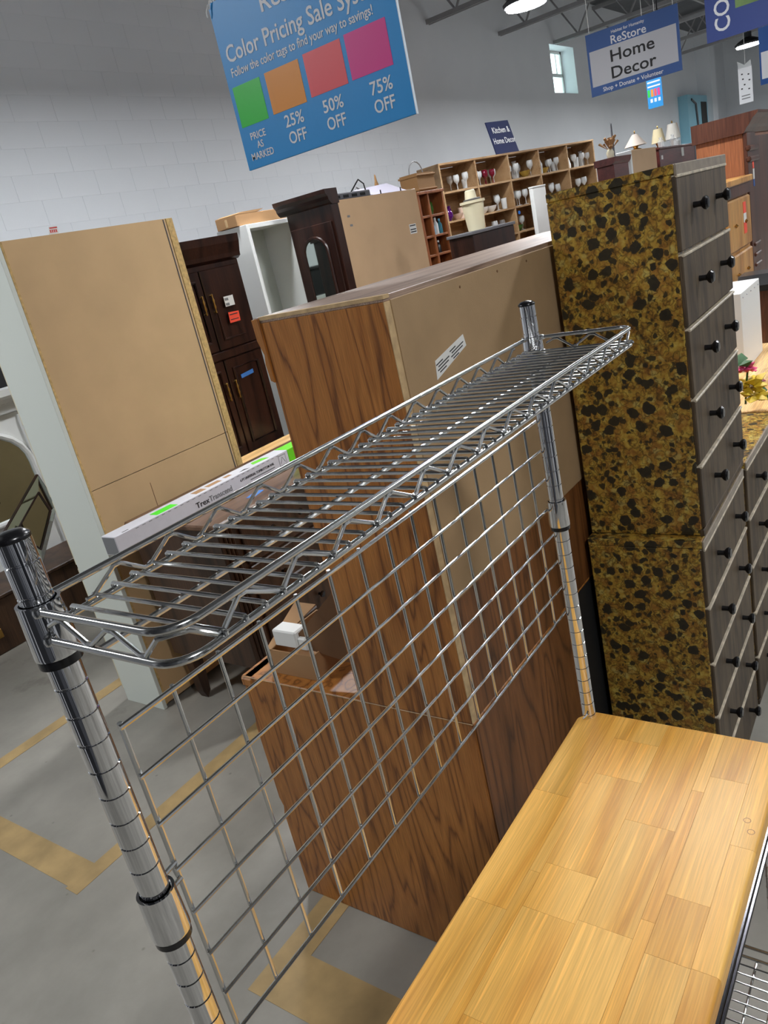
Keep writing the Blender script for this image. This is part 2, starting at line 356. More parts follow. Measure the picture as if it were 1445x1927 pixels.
# ------------------------------------------------------------------ the setting
fl = struct(B(-2.4, 30, -3.8, 6, -0.1, 0).build('floor', 'concrete'))
fl_rects = [(-8, 30, -10, 6)]
def line(x0, x1, y0, y1): B(x0, x1, y0, y1, 0.0, 0.0012).build('painted_line', 'tape_yellow', fl)
line(0.60, 2.6, 1.83, 1.90); line(0.61, 0.72, 1.90, 3.6); line(0.72, 2.6, 2.90, 2.98)
line(0.60, 1.6, 0.90, 1.00); line(0.60, 0.76, 0.30, 0.90)
WX0, WX1 = 15.25, 16.45; WZ0, WZ1 = 3.72, 4.54
wb = MB(); wb.box(-2.4, WX0, 5.6, 6.0, 0, 5.4).box(WX1, 30, 5.6, 6.0, 0, 5.4).box(WX0, WX1, 5.6, 6.0, 0, WZ0).box(WX0, WX1, 5.6, 6.0, WZ1, 5.4)
wall = struct(wb.build('wall_back', 'wall_paint'))
blk = MB().bbox(-0.1994, 0.1994, -0.002, 0.002, -0.0994, 0.0994, 0.0014).mesh('block', 'block_paint')
for r in range(13):
    z = 2.05 + r*0.2
    for c in range(16):
        o = bpy.data.objects.new('block', blk); COL.objects.link(o); o.parent = wall
        o.location = (3.5 + c*0.4 + (0.2 if r % 2 else 0.0), 5.5992, z)
struct(B(29.6, 30, -3.8, 6, 0, 5.4).build('wall_far', 'wall_paint'))
struct(B(-2.8, -2.4, -3.8, 6, 0, 5.4).build('wall_left_added', 'reflection_band_paint'))  # added wall out of view, banded dark for the chrome to mirror
struct(B(-2.8, 30, -4.2, -3.8, 0, 5.4).build('wall_front_added', 'reflection_band_paint'))  # also added, behind the camera, to put dark bands in the chrome
struct(B(-2.8, 30, -4.2, 6, 5.4, 5.5).build('ceiling', 'deck'))
# window in the back wall
win = struct(MB().box(WX0, WX0+.05, 5.86, 5.92, WZ0, WZ1).box(WX1-.05, WX1, 5.86, 5.92, WZ0, WZ1).box(WX0, WX1, 5.86, 5.92, WZ0, WZ0+.05).box(WX0, WX1, 5.86, 5.92, WZ1-.05, WZ1)
             .box(WX0, WX1, 5.86, 5.92, 4.08, 4.14).build('window_1', 'white_paint'))
for i in range(1, 4): B(WX0+i*.3-.012, WX0+i*.3+.012, 5.86, 5.9, 4.14, WZ1-.05).build('glazing_bar', 'white_paint', win)
B(WX0+.42, WX0+.45, 5.86, 5.9, WZ0+.05, 4.08).build('glazing_bar', 'white_paint', win)
for (a, b_, z0, z1) in [(WX0+.05+i*.28, WX0+.05+(i+1)*.28-.02, 4.14, WZ1-.05) for i in range(4)]+[(WX0+.05, WX0+.42, WZ0+.05, 4.08), (WX0+.45, WX1-.05, WZ0+.05, 4.08)]:
    B(a, b_, 5.885, 5.889, z0, z1).build('pane', 'glass_pane', win)
# pilaster, blue end room and doorway on the far part of the back wall
struct(MB().box(25.9, 26.5, 5.2, 5.6, 0, 5.4).build('trim_1', 'wall_paint'))
dr = struct(MB().box(23.75, 26.0, 5.35, 5.6, 0, 3.72).build('door_1', 'sky_door'))
B(25.15, 25.75, 5.335, 5.35, 0.0, 3.55).build('doorway', 'dark_opening', dr)
MB().tube([(24.1, 5.34, 3.6), (24.5, 5.33, 3.5), (24.6, 5.33, 3.0), (24.62, 5.33, 2.75)], 0.03, 6).build('conduit', 'grey_plastic', dr)
# open web joists under the deck
def joist(x, first=[None]):
    if first[0] is None:
        t = thing('roof_joist', 'grey open web steel joist spanning under the roof deck', 'joist', (x, 0, 0), 0, 'roof joists')
        for dx in (-.05, .02): B(dx, dx+.03, -3.8, 5.6, 4.54, 4.60).build('bottom_chord', 'steel', t)
        for dx in (-.05, .02): B(dx, dx+.03, -3.8, 5.6, 5.30, 5.36).build('top_chord', 'steel', t)
        n = 10
        for i in range(n):
            y0 = -3.8+i*9.4/n; y1 = y0+9.4/n; ym = (y0+y1)/2
            MB().tube([(0, y0, 5.32), (0, ym, 4.58)], .016, 6).build('web_rod', 'steel', t)
            MB().tube([(0, ym, 4.58), (0, y1, 5.32)], .016, 6).build('web_rod', 'steel', t)
        first[0] = t; return t
    c = dup(first[0]); c.location = (x, 0, 0); return c
for k in range(10): joist(1.6 + 2.32*k + 0.0)
for y in (3.3, 0.9):
    tag(MB().box(-2.4, 29.6, y-.02, y+.02, 4.60, 4.64).build('bridging_bar', 'steel'), 'thin steel bridging bar running across the roof joists', 'beam', 'joist bridging bars')
# ceiling lamps
LZ = 3.6
def lamp(x, y, first=[None]):
    if first[0] is None:
        t = thing('high_bay_lamp', 'round white high bay lamp hanging below the roof joists', 'lamp', (x, y, LZ), 0, 'high bay lamps')
        MB().lathe([(.16, .01), (.21, .02), (.22, .05), (.15, .10), (.06, .14), (.06, .22)], seg=20).build('housing', 'lamp_body', t, True)
        MB().lathe([(.0, 0), (.19, 0), (.19, .012), (0, .012)], seg=20).build('lens', 'lamp_lens', t)
        MB().tube([(0, 0, .2), (0, 0, 5.4-LZ)], .008, 6).build('drop_rod', 'lamp_body', t)
        first[0] = t; return t
    c = dup(first[0]); c.location = (x, y, LZ); return c
for k in (-2, -1, 0, 2, 3, 4): lamp(7.76+4.23*k, 2.807-.182*k)
lamp(11.6, 2.66)
for k in range(-1, 6): lamp(3.9+4.23*k, -2.0)
lamp(3.5, .40)


# ------------------------------------------------------------------ wire cart with butcher block top
L_ = 0.8775
cart = thing('wire_cart', 'chrome wire kitchen cart with grid back, overhead wire shelf and butcher block top', 'cart')
IN = 0.0254; R0 = 0.0127
def post(x, y, z1, z0=0.03, upper=True):
    prof = [(0.0, z0), (R0, z0)]
    zs = []; k = int(math.floor((1.5704-z0)/IN))
    for i in range(k, -8, -1):
        z = 1.5704-i*IN
        if z0+.006 < z < z1-.006: zs.append(z)
    for z in zs: prof += [(R0, z-.0011), (R0-.0009, z-.0004), (R0-.0009, z+.0004), (R0, z+.0011)]
    prof += [(R0, z1), (0, z1)]
    p = MB().lathe(prof, (x, y, 0), 28).build('post', 'chrome', cart, True)
    MB().lathe([(.0, 0.0), (.014, 0.0), (.014, .012), (.011, z0), (0, z0)], (x, y, 0), 16).build('foot', 'black_plastic', p, True)
    if upper:
        MB().lathe([(R0+.0002, z1-.001), (R0+.0006, z1+.0005), (R0, z1+.0025), (.009, z1+.0052), (.004, z1+.0062), (0, z1+.0064)], (x, y, 0), 28).build('cap', 'black_plastic', p, True)
    return p
def collar(p, x, y, top, bot, sleeve=True):
    ri, ro = R0+.0013, .0172
    MB().lathe([(ri, bot), (ro, bot), (ro+.0002, bot+.002), (ro-.0008, top-.003), (ro-.0008, top), (ri, top), (ri, bot)], (x, y, 0), 28).build('collar', 'chrome', p, True)
    if sleeve: MB().lathe([(R0+.0001, bot-.0075), (ri+.0022, bot-.0075), (ri+.0024, bot), (ri-.0002, top-.004), (R0+.0001, top-.004)], (x, y, 0), 28).build('sleeve', 'black_plastic', p, True)
pl = post(0, 0, 1.690); pr = post(L_, 0, 1.690)
pf1 = post(0, -.300, .90, upper=False); pf2 = post(L_, -.300, .90, upper=False)
for p, x in ((pl, 0), (pr, L_)):
    collar(p, x, 0, 1.6405, 1.597); collar(p, x, 0, 1.363, 1.318)
# clamp halves at the post foot where it meets the top
for s in (-1, 1): MB().tube([(L_+s*.016, .004, .931), (L_+s*.0175, -.002, .937), (L_+s*.016, -.006, .943)], .0022, 6).build('clip', 'chrome', pr, True)
# overhead shelf
ZT, ZB = 1.638, 1.615; XL, XR, YB, YF = -.010, .8770, .0075, -.1605
def rim(z, dx=0.0):
    r = .024; pts = [(XL, -.016, z)]
    pts += [(XL, YF+r, z)]
    for i in range(1, 8):
        a = math.pi/2*i/8; pts.append((XL+r-r*math.cos(a), YF+r-r*math.sin(a), z))
    pts += [(XL+r, YF, z)]
    for i in range(1, 12): pts.append((XL+r+(XR-XL-2*r)*i/12, YF, z))
    pts += [(XR-r, YF, z)]
    for i in range(1, 8):
        a = math.pi/2*i/8; pts.append((XR-r+r*math.sin(a), YF+r-r*math.cos(a), z))
    pts += [(XR, YF+r, z), (XR, -.016, z)]
    return pts
sh = MB(); sh.tube(rim(ZT), .0030, 10).tube([(.014, YB, ZT), (L_/2, YB, ZT), (L_-.014, YB, ZT)], .0030, 10)
shelf = sh.build('top_shelf', 'chrome_wire', cart, True)
low = MB().tube(rim(ZB), .0030, 10).tube([(.014, YB, ZB), (L_/2, YB, ZB), (L_-.014, YB, ZB)], .0030, 10).build('lower_rim', 'chrome_wire', shelf, True)
MB().tube([(XL, -.073, ZB-.001), (L_/2, -.073, ZB-.001), (XR, -.073, ZB-.001)], .0026, 8).build('support_wire', 'chrome_wire', shelf, True)
rod = None
k = 0
while 0.0285+k*.01936 < .868:
    x = 0.0285+k*.01936; k += 1
    y0 = YB+.004
    if rod is None:
        rod = MB().tube([(0, y0-.0002, -.0030), (0, y0, -.0008), (0, y0-.0012, .0), (0, -.06, 0), (0, -.12, 0), (0, YF-.0012, 0), (0, YF-.002, -.0008), (0, YF-.002, -.003)], .0019, 8).mesh('cross_wire', 'chrome_wire', True)
    o = bpy.data.objects.new('cross_wire', rod); COL.objects.link(o); o.parent = shelf; o.location = (x, 0, ZB+.0046)
def truss(pts): return MB().tube(pts, .0019, 8).build('truss_wire', 'chrome_wire', shelf, True)
def zig(axis, fixed, ups, lows, zt, zb, start=None):
    nodes = sorted([(u, zt) for u in ups]+[(l, zb) for l in lows]); pts = []
    for u, z in nodes:
        for d in (-.0035, .0035):
            pts.append((u+d, fixed, z) if axis == 'x' else (fixed, u+d, z))
    return pts
zt, zb = ZT-.0045, ZB+.0045
truss(zig('x', YB-.001, [.0735+.0576*i for i in range(14)], [.0425+.0576*i for i in range(14)], zt, zb))
truss(zig('x', YF+.001, [.0525+.0594*i for i in range(14)], [.027+.0594*i for i in range(14)], zt, zb))
for xx in (XL, XR): truss(zig('y', xx, [-.040, -.098], [-.068, -.127], zt, zb)+[(xx, -.024, ZT-.010)])
truss([(XL, -.130, zb), (XL+.0015, YF+.016, zt-.001), (XL+.009, YF+.0065, zt), (XL+.016, YF+.002, zt-.001), (.0235, YF+.001, zb)])
truss([(XR, -.130, zb), (XR-.0015, YF+.016, zt-.001), (XR-.009, YF+.0065, zt), (XR-.016, YF+.002, zt-.001), (XR-.034, YF+.001, zb)])
for xx in (XL, XR):
    for zz in (ZT, ZB): MB().lathe([(.0, -.0045), (.0046, -.003), (.0054, 0), (.0046, .003), (0, .0045)], (xx, -.0175, zz), 12).build('weld', 'chrome_wire', shelf, True)
# grid panel between the posts
GX, GD, GY, GZ, GH = .0361, .0579, .0233, 1.4994, .0514
xr_, zb_ = GX+15*GD, GZ-7*GH
grid = MB().tube([(GX-.003, GY-.0024, GZ), (xr_+.003, GY-.003, GZ)], .0026, 8).tube([(GX, GY, GZ+.003), (GX, GY, zb_-.003)], .0026, 8)\
    .tube([(GX-.003, GY-.0024, zb_), (xr_+.003, GY-.0024, zb_)], .0023, 8).tube([(xr_, GY, GZ+.003), (xr_, GY, zb_-.003)], .0023, 8).build('grid_panel', 'chrome_wire', cart, True)
gv = MB().tube([(0, 0, .003), (0, 0, -3.5*GH), (0, 0, -7*GH-.002)], .0021, 8).mesh('grid_wire', 'chrome_wire', True)
gh = MB().tube([(-.003, 0, 0), (7.5*GD, 0, 0), (15*GD+.003, 0, 0)], .0021, 8).mesh('grid_wire', 'chrome_wire', True)
for i in range(1, 15):
    o = bpy.data.objects.new('grid_wire', gv); COL.objects.link(o); o.parent = grid; o.location = (GX+i*GD, GY, GZ)
for j in range(1, 7):
    o = bpy.data.objects.new('grid_wire', gh); COL.objects.link(o); o.parent = grid; o.location = (GX, GY-.0036, GZ-j*GH)
for x0, px_, pp in ((GX, 0, pl), (xr_, L_, pr)):
    MB().tube([(px_, .0165, 1.352), (x0, .021, 1.352)], .0025, 8).tube([(px_, .0165, 1.334), (x0, .021, 1.334)], .0025, 8).tube([(x0, GY+.001, 1.355), (x0, GY+.005, 1.343), (x0, GY+.001, 1.331)], .0022, 8).build('grid_hook', 'chrome_wire', pp, True)
# butcher block: individual staves glued edge to edge
TX0, TX1, TY0, TY1, TZ0, TZ1 = -.02, .892, -.3277, .0183, .900, .930
CH = .032
def top_poly(ins): return [(TX0+ins, TY0+ins), (TX1-ins, TY0+ins), (TX1-ins, TY1-CH), (TX1-CH, TY1-ins), (TX0+CH, TY1-ins), (TX0+ins, TY1-CH)]
core = MB().prism(top_poly(.0015), 'z', TZ0, TZ1-.006).build('worktop', 'butcher', cart)
rows = [(.0183, -.0485), (-.0485, -.0657), (-.0657, -.1435), (-.1435, -.2185), (-.2185, -.2370), (-.2370, -.2935), (-.2935, -.3277)]
cuts = [[TX0, .18, .423, .66, TX1], [TX0, .12, .50, .70, TX1], [TX0, .10, .264, .438, .522, .729, .826, TX1], [TX0, .14, .446, .645, TX1],
        [TX0, .22, .48, .74, TX1], [TX0, .16, .433, .531, .78, TX1], [TX0, .20, .434, .648, TX1]]
for (ya, yb), cs in zip(rows, cuts):
    for a, b_ in zip(cs[:-1], cs[1:]):
        g = .00018
        x0, x1, y0, y1 = a+g, b_-g, yb+g, ya-g
        poly = [(x0, y0), (x1, y0), (x1, y1), (x0, y1)]
        if abs(ya-TY1) < 1e-6 and abs(b_-TX1) < 1e-6: poly = [(x0, y0), (x1, y0), (x1, TY1-CH), (TX1-CH, y1), (x0, y1)]
        if abs(ya-TY1) < 1e-6 and abs(a-TX0) < 1e-6: poly = [(x0, y0), (x1, y0), (x1, y1), (TX0+CH, y1), (x0, TY1-CH)]
        if yb <= TY0+1e-6 or ya >= TY1-1e-6 or abs(b_-TX1) < 1e-6 or abs(a-TX0) < 1e-6:
            bm = bmesh.new(); vs = [bm.verts.new((p[0], p[1], TZ0+.002)) for p in poly]; f = bm.faces.new(vs)
            r = bmesh.ops.extrude_face_region(bm, geom=[f]); 
            for v in r['geom']:
                if isinstance(v, bmesh.types.BMVert): v.co.z = TZ1
            es = [e for e in bm.edges if all(abs(v.co.z-TZ1) < 1e-6 for v in e.verts) and (all(v.co.y > TY1-g*2 for v in e.verts) or all(v.co.y < TY0+g*2 for v in e.verts) or all(v.co.x > TX1-g*2 for v in e.verts) or all(v.co.x < TX0+g*2 for v in e.verts))]
            bmesh.ops.bevel(bm, geom=es, offset=.006, segments=4, affect='EDGES', profile=.5)
            bm.verts.index_update(); mb = MB().add([v.co[:] for v in bm.verts], [[v.index for v in f.verts] for f in bm.faces]); bm.free()
            mb.build('stave', 'butcher', core, True)
        else: MB().prism(poly, 'z', TZ1-.008, TZ1).build('stave', 'butcher', core)
# small ring marks left on the wood
mat('ring_stain', (176, 128, 78), 0.5)
for rx_, ry_ in ((.703, -.306), (.682, -.315)):
    ring = MB(); n = 20
    for rr in (.0042, .0054):
        for k_ in range(n): ring.v.append((rx_+rr*math.cos(2*math.pi*k_/n), ry_+rr*math.sin(2*math.pi*k_/n), TZ1+.0002))
    ring.f = [(k_, (k_+1) % n, n+(k_+1) % n, n+k_) for k_ in range(n)]
    ring.build('ring_stain', 'ring_stain', core)
# frame rail and wire shelves below the top
for y in (-.302, -.02): MB().tube([(0, y, .888), (L_, y, .888)], .006, 8).build('frame_rail', 'dark_chrome', cart, True)
for x in (0, L_): MB().tube([(x, -.30, .888), (x, 0, .888)], .006, 8).build('frame_rail', 'dark_chrome', cart, True)
def low_shelf(z, dark):
    m1 = 'dark_chrome' if dark else 'chrome_wire'
    f = MB()
    for zz in (z, z-.028): f.tube([(0, -.305, zz), (L_, -.305, zz)], .0042 if dark else .003, 8).tube([(0, 0, zz), (L_, 0, zz)], .003, 8).tube([(0, -.3, zz), (0, 0, zz)], .003, 8).tube([(L_, -.3, zz), (L_, 0, zz)], .003, 8)
    s = f.build('wire_shelf', m1, cart, True)
    for y in (-.262, -.15, -.04): MB().tube([(0, y, z-.031), (L_, y, z-.031)], .0024, 8).build('support_wire', 'chrome_wire', s, True)
    me = MB().tube([(0, -.306, 0), (0, .001, 0)], .0016, 6).mesh('cross_wire', 'chrome_wire', True)
    n = 44
    for i in range(n):
        o = bpy.data.objects.new('cross_wire', me); COL.objects.link(o); o.parent = s; o.location = (.02+i*(L_-.04)/(n-1), 0, z-.0265)
low_shelf(.80, True); low_shelf(.46, False)

# ------------------------------------------------------------------ three matching papered chests of drawers
def make_chest():
    t = thing('chest_of_drawers', '', 'chest')
    w, d, h = .56, .312, .925
    BB(0, w, .010, d, 0, h-.022, .003).build('body', 'decoupage', t)
    BB(0, w, .004, d, h-.022, h, .002).build('top_board', 'decoupage', t)
    BB(.0, w, -.002, .004, h-.026, h, .002).build('top_edge', 'chest_top_edge', t)
    BB(.0, w, .004, .016, .0, .018, .001).build('plinth', 'chest_wood', t)
    n = 5; dh = (h-.022-.02)/n
    knob = MB().lathe([(0.0, 0), (.006, 0), (.0055, .010), (.006, .014), (.012, .019), (.0135, .024), (.010, .028), (0, .029)], seg=16)
    knob.xf(Matrix.Rotation(math.radians(90), 4, 'X') @ Matrix.Scale(1.25, 4)); kme = knob.mesh('knob', 'black_plastic', True)
    for i in range(n):
        z0 = .02+i*dh
        dr_ = BB(.002, w-.002, 0, .012, z0+.004, z0+dh-.004, .003).build('drawer', 'chest_wood', t)
        BB(.004, w-.004, -.0035, .016, z0+dh-.0085, z0+dh-.0015, .0015).build('drawer_lip', 'chest_lip', dr_)
        for kx in (.15, .41):
            o = bpy.data.objects.new('knob', kme); COL.objects.link(o); o.parent = dr_; o.location = (kx, 0, z0+dh*.55)
    return t
ca = math.radians(1.2)
ch1 = make_chest(); ch1.location = (1.665, -.018, 0); ch1.rotation_euler.z = ca
ch1['label'] = 'lower of the two stacked gold and black papered chests of drawers'
ch2 = dup(ch1); ch2.location = (1.665+.036, -.018, .925); ch2.rotation_euler.z = ca
ch2['label'] = 'upper of the two stacked gold and black papered chests of drawers'
ch3 = dup(ch1); ch3.location = (2.275, -.005, 0); ch3.rotation_euler.z = 0
ch3['label'] = 'single papered chest of drawers with gold top, right of the stacked pair'
for c in (ch1, ch2, ch3): c['group'] = 'papered chests of drawers'

# ------------------------------------------------------------------ oak entertainment cabinet seen from its side and back
oc = thing('oak_cabinet', 'tall worn oak entertainment cabinet with brown hardboard back turned towards the cart', 'cabinet', (.944, .313, 0))
W_ = 1.52
BB(0, W_, .0, .735, .0, .79, .003).build('base_body', 'oak', oc)
BB(-.004, W_+.004, .70, .75, .755, .79, .008).build('base_top_moulding', 'oak', oc)
B(.006, .60, -.004, .0, .02, .78).build('base_back_panel', 'oak_dark', oc); B(.60, W_-.02, -.002, .0, .02, .785).build('base_shade_sheet', 'black_matte', oc)  # black sheet painted in for deep shade; the base is solid behind it
MB().prism([(.735, .0), (.75, .0), (.75, .30), (.742, .33), (.75, .36), (.75, .62), (.742, .65), (.742, .755), (.735, .755)], 'x', .002, W_-.002).build('base_front_frame', 'oak', oc)
B(-.001, .0, .0, .735, .788, .7895).build('worn_edge', 'hardboard_edge', oc)
BB(0, .022, .0, .32, .791, 1.425+.30, .001).build('hutch_side', 'oak', oc)
BB(W_-.022, W_, .0, .32, .791, 1.725, .001).build('hutch_side', 'oak', oc)
B(.022, W_-.022, .002, .30, 1.05, 1.075).build('hutch_shelf', 'oak_dark', oc)
B(.022, W_-.022, .296, .30, .80, 1.72).build('hutch_doors', 'oak_dark', oc)
BB(0, W_, .0, .335, 1.725, 1.737, .001).build('hutch_top', 'oak_top', oc)
MB().prism([(.318, 1.60), (.327, 1.605), (.330, 1.64), (.326, 1.66), (.336, 1.69), (.338, 1.735), (.318, 1.735)], 'x', -.004, W_+.004).build('hutch_cornice', 'oak', oc)
BB(.020, W_-.004, -.004, .002, 1.085, 1.726, .001).build('hutch_back', 'hardboard', oc)
B(.020, W_-.02, -.001, .003, .792, 1.085).build('hutch_lower_back', 'oak_dark', oc)
B(.0, .020, -.0018, .0, .792, 1.725).build('side_edge', 'hardboard_edge', oc)
B(-.0006, .02, -.0022, .32, 1.7305, 1.7378).build('chipped_edge', 'hardboard_edge', oc)
# paper shipping label, stuck on aslant
lab = MB().prism([(1.068, 1.545), (1.073, 1.583), (1.200, 1.610), (1.206, 1.585)], 'y', .3050, .3059)
lab.v = [(x-.944, y-.31, z) for x, y, z in lab.v]; lab = lab.build('paper_label', 'paper', oc)
ru = Vector((.130, 0, .030)).normalized(); uu = Vector((-.030, 0, .130)).normalized()
for i in range(4):
    o0 = Vector((1.074-.944, -.0056, 1.549))+ru*(.004 if i % 2 else .010)+uu*(.005+.006*i)
    a, b_ = o0, o0+ru*(.05 if i in (1, 2) else .03); q = uu*.0026
    MB().add([a, b_, b_+q, a+q], [(0, 1, 2, 3)]).build('print_line', 'ink', lab)
    a, b_ = o0+ru*.062, o0+ru*(.118 if i in (1, 2) else .09)
    MB().add([a, b_, b_+q, a+q], [(0, 1, 2, 3)]).build('print_line', 'ink', lab)
for px_, pz in ((.28, 1.705), (.46, 1.71), (.62, 1.71), (.9, 1.71), (.2, 1.40)):
    MB().prism([(px_+.003*math.cos(a*math.pi/4), pz+.003*math.sin(a*math.pi/4)) for a in range(8)], 'y', -.0048, -.004).build('nail_head', 'cardboard_dark', oc)
# open carton with foam on the oak base
cb = thing('carton', 'small open cardboard carton on the oak cabinet base', 'box', (.985, .80, .79))
MB().box(0, .004, 0, .17, 0.001, .075).build('side', 'cardboard', cb); MB().box(.22, .224, 0, .17, 0.001, .075).build('side', 'cardboard', cb)
MB().box(.004, .22, 0, .004, 0.001, .075).build('side', 'cardboard', cb); MB().box(.004, .22, .166, .17, 0.001, .075).build('side', 'cardboard', cb)
MB().box(.004, .22, .004, .166, 0.001, .004).build('bottom', 'cardboard', cb)
MB().add([(0, .15, .076), (.0, .168, .076), (.16, .18, .135), (.16, .10, .135), (0, .15, .073), (.0, .168, .073), (.16, .18, .132), (.16, .10, .132)], [(0, 1, 2, 3), (4, 7, 6, 5), (0, 4, 5, 1), (1, 5, 6, 2), (2, 6, 7, 3), (3, 7, 4, 0)]).build('flap', 'cardboard', cb)
MB().add([(.03, .105, .085), (.03, .03, .145), (.03, -.10, .26), (.03, -.13, .05), (.035, .105, .085), (.035, .03, .145), (.035, -.10, .26), (.035, -.13, .05)], [(0, 1, 2, 3), (7, 6, 5, 4), (0, 4, 5, 1), (1, 5, 6, 2), (2, 6, 7, 3), (3, 7, 4, 0)]).build('large_flap', 'cardboard_dark', cb)
fo = thing('foam_block', 'white foam packing block lying in the open carton', 'foam', (1.0, .83, .895))
BB(0, .05, .03, .115, -.025, .025, .004).build('pad', 'foam', fo); BB(.004, .05, .0, .03, -.03, .008, .004).build('tab', 'foam', fo)

# ------------------------------------------------------------------ tall cabinet, white side and fibreboard back
tc_ = thing('tall_cabinet', 'tall white laminate cabinet turned so its tan fibreboard back shows', 'cabinet', (1.505, 2.445, 0))
BB(0, .02, .0, .285, 0, 2.15, .0015).build('side_panel', 'white_laminate', tc_)
BB(.865, .905, .0, .285, 0, 2.145, .0015).build('side_panel', 'fibreboard_edge', tc_)
B(.02, .865, .004, .010, .02, 1.10).build('back_board', 'fibreboard', tc_)
B(.02, .865, .004, .010, 1.1035, 2.145).build('back_board', 'fibreboard', tc_)
B(.8485, .853, .001, .0045, .02, 2.142).build('channel', 'grey_plastic', tc_)
B(.02, .030, -.0005, .004, .02, 2.143).build('edge_strip', 'fibreboard_edge', tc_)
B(.02, .865, .02, .275, 2.12, 2.143).build('top_panel', 'white_laminate', tc_)
for i in range(6):
    d_ = BB(.006, .90, .287, .305, .06+i*.34, .385+i*.34, .004).build('drawer_front', 'cream', tc_)
    MB().lathe([(0, -.016), (.016, 0), (0, .016)], (.45, .318, .22+i*.34), 12).build('knob', 'dark_chrome', d_, True)
B(.326, .329, .0035, .0041, .88, 1.03).build('scratch', 'cardboard_dark', tc_)
tgt = MB().prism([(.252, 2.146), (.262, 2.176), (.300, 2.176), (.298, 2.147)], 'y', .012, .0135).build('price_tag', 'paper', tc_)
for k_ in range(4): B(.260+k_*.009, .266+k_*.009, .0116, .0121, 2.152, 2.164).build('tag_print', 'red_ink', tgt)
B(.262, .298, .0116, .0121, 2.168, 2.173).build('tag_print', 'red_ink', tgt)

# ------------------------------------------------------------------ dark sideboard carrying the long carton
sb = thing('sideboard', 'dark walnut sideboard on legs behind the oak cabinet, with blue tape on top', 'sideboard', (1.60, 1.79, 0))
BB(0, 1.25, .012, .57, .27, .915, .003).build('body', 'walnut', sb)
BB(-.02, 1.27, -.01, .58, .915, .94, .006).build('top', 'walnut_top', sb)
for lx, ly in ((.03, .04), (1.2, .04), (.06, .53), (1.2, .53)):
    MB().prism([(lx-.03, .27), (lx+.04, .27), (lx+.02, .03), (lx-.005, 0), (lx-.02, .04)], 'y', ly-.025, ly+.025).build('leg', 'walnut', sb)
for fx in (.03, .05, .07, 1.16, 1.18, 1.20): MB().tube([(fx, .012, .30), (fx, .012, .90)], .007, 6).build('flute', 'walnut', sb)
for r_ in range(3):
    for c_ in range(2):
        x0 = .11+c_*.52; z0 = .30+r_*.205
        d_ = BB(x0, x0+.50, .0, .014, z0, z0+.195, .004).build('drawer', 'walnut', sb)
        for kx in (.16, .34):
            k_ = MB().lathe([(0, 0), (.007, 0), (.006, .012), (.015, .018), (.015, .024), (0, .028)], seg=14).xf(Matrix.Rotation(math.radians(90), 4, 'X'))
            k_.v = [(x+x0+kx, y, z+z0+.1) for x, y, z in k_.v]; k_.build('knob', 'dark_chrome', d_, True)
        B(x0+.2, x0+.3, -.002, .001, z0+.05, z0+.058).build('pull_plate', 'steel', d_)
MB().prism([(.277, .102), (.29, .066), (.377, .087), (.37, .129)], 'z', .9402, .9408).build('tape', 'blue_tape', sb)
rb = thing('rail_carton', 'long white printed rail carton with green end lying on the dark sideboard', 'box', (1.285, 1.99, .9415))
LB = 1.75
BB(0, 1.005, 0, .085, 0, .078, .002).build('body', 'carton_white', rb)
BB(1.005, LB, 0, .085, 0, .078, .002).build('green_end', 'green_cap', rb)
B(-.0006, .0, .004, .081, .004, .074).build('end_label', 'grey_ink', rb)
B(.001, 1.0, -.0006, .0, .0005, .004).build('torn_edge', 'cardboard', rb)
B(.215, .325, .006, .055, .078, .0787).build('neon_sticker', 'neon_green', rb)
B(.045, .075, .008, .014, .078, .0785).build('hand_slot', 'ink', rb)
for i in range(26): B(.10+i*.033, .115+i*.033, -.0006, 0, .070, .0722).build('stitch', 'grey_ink', rb)
for i, (a, b_) in enumerate([(.44, .50), (.52, .60), (.63, .67)]): B(a, b_, .02+.008*i, .06, .078, .0784).build('top_print', 'cardboard', rb)
text('brand_print', 'Trex', .034, (.405, -.0008, .026), (1, 0, 0), (0, 0, 1), 'ink', rb, .075)
text('brand_print', 'Transcend', .034, (.482, -.0008, .026), (1, 0, 0), (0, 0, 1), 'grey_ink', rb, .135)
B(.575, .61, -.0008, 0, .010, .016).build('small_print', 'grey_ink', rb)
text('brand_print', '6 FT UNIVERSAL TOP/BOTTOM RAIL', .016, (.675, -.0008, .042), (1, 0, 0), (0, 0, 1), 'ink', rb, .225)
B(.735, .90, -.0008, 0, .027, .032).build('small_print', 'grey_ink', rb); B(.82, .88, -.0008, 0, .016, .020).build('small_print', 'grey_ink', rb)
B(.935, .985, -.0007, 0, .018, .068).build('diagram', 'grey_ink', rb); B(.938, .982, -.0009, -.0006, .021, .065).build('diagram_field', 'carton_white', rb)
MB().tube([(.944, -.0008, .028), (.96, -.0008, .058), (.976, -.0008, .03)], .0015, 4).build('diagram', 'ink', rb)
MB().prism([(.80, .03), (.90, .02), (.89, .06), (.82, .065)], 'z', .078, .0786).build('leaf_print', 'green_cap', rb)
MB().prism([(.70, .02), (.76, .01), (.74, .03)], 'z', .078, .0786).build('leaf_print', 'ink', rb)
# pale table behind
pt = thing('pine_table', 'pale pine table top showing behind the long white carton', 'table', (2.50, 2.62, 0))
BB(0, 1.0, 0, .34, .765, .80, .004).build('top', 'pine', pt)
for x in (.04, .96):
    for y in (.04, .30): BB(x-.025, x+.025, y-.025, y+.025, 0, .765, .003).build('leg', 'pine', pt)

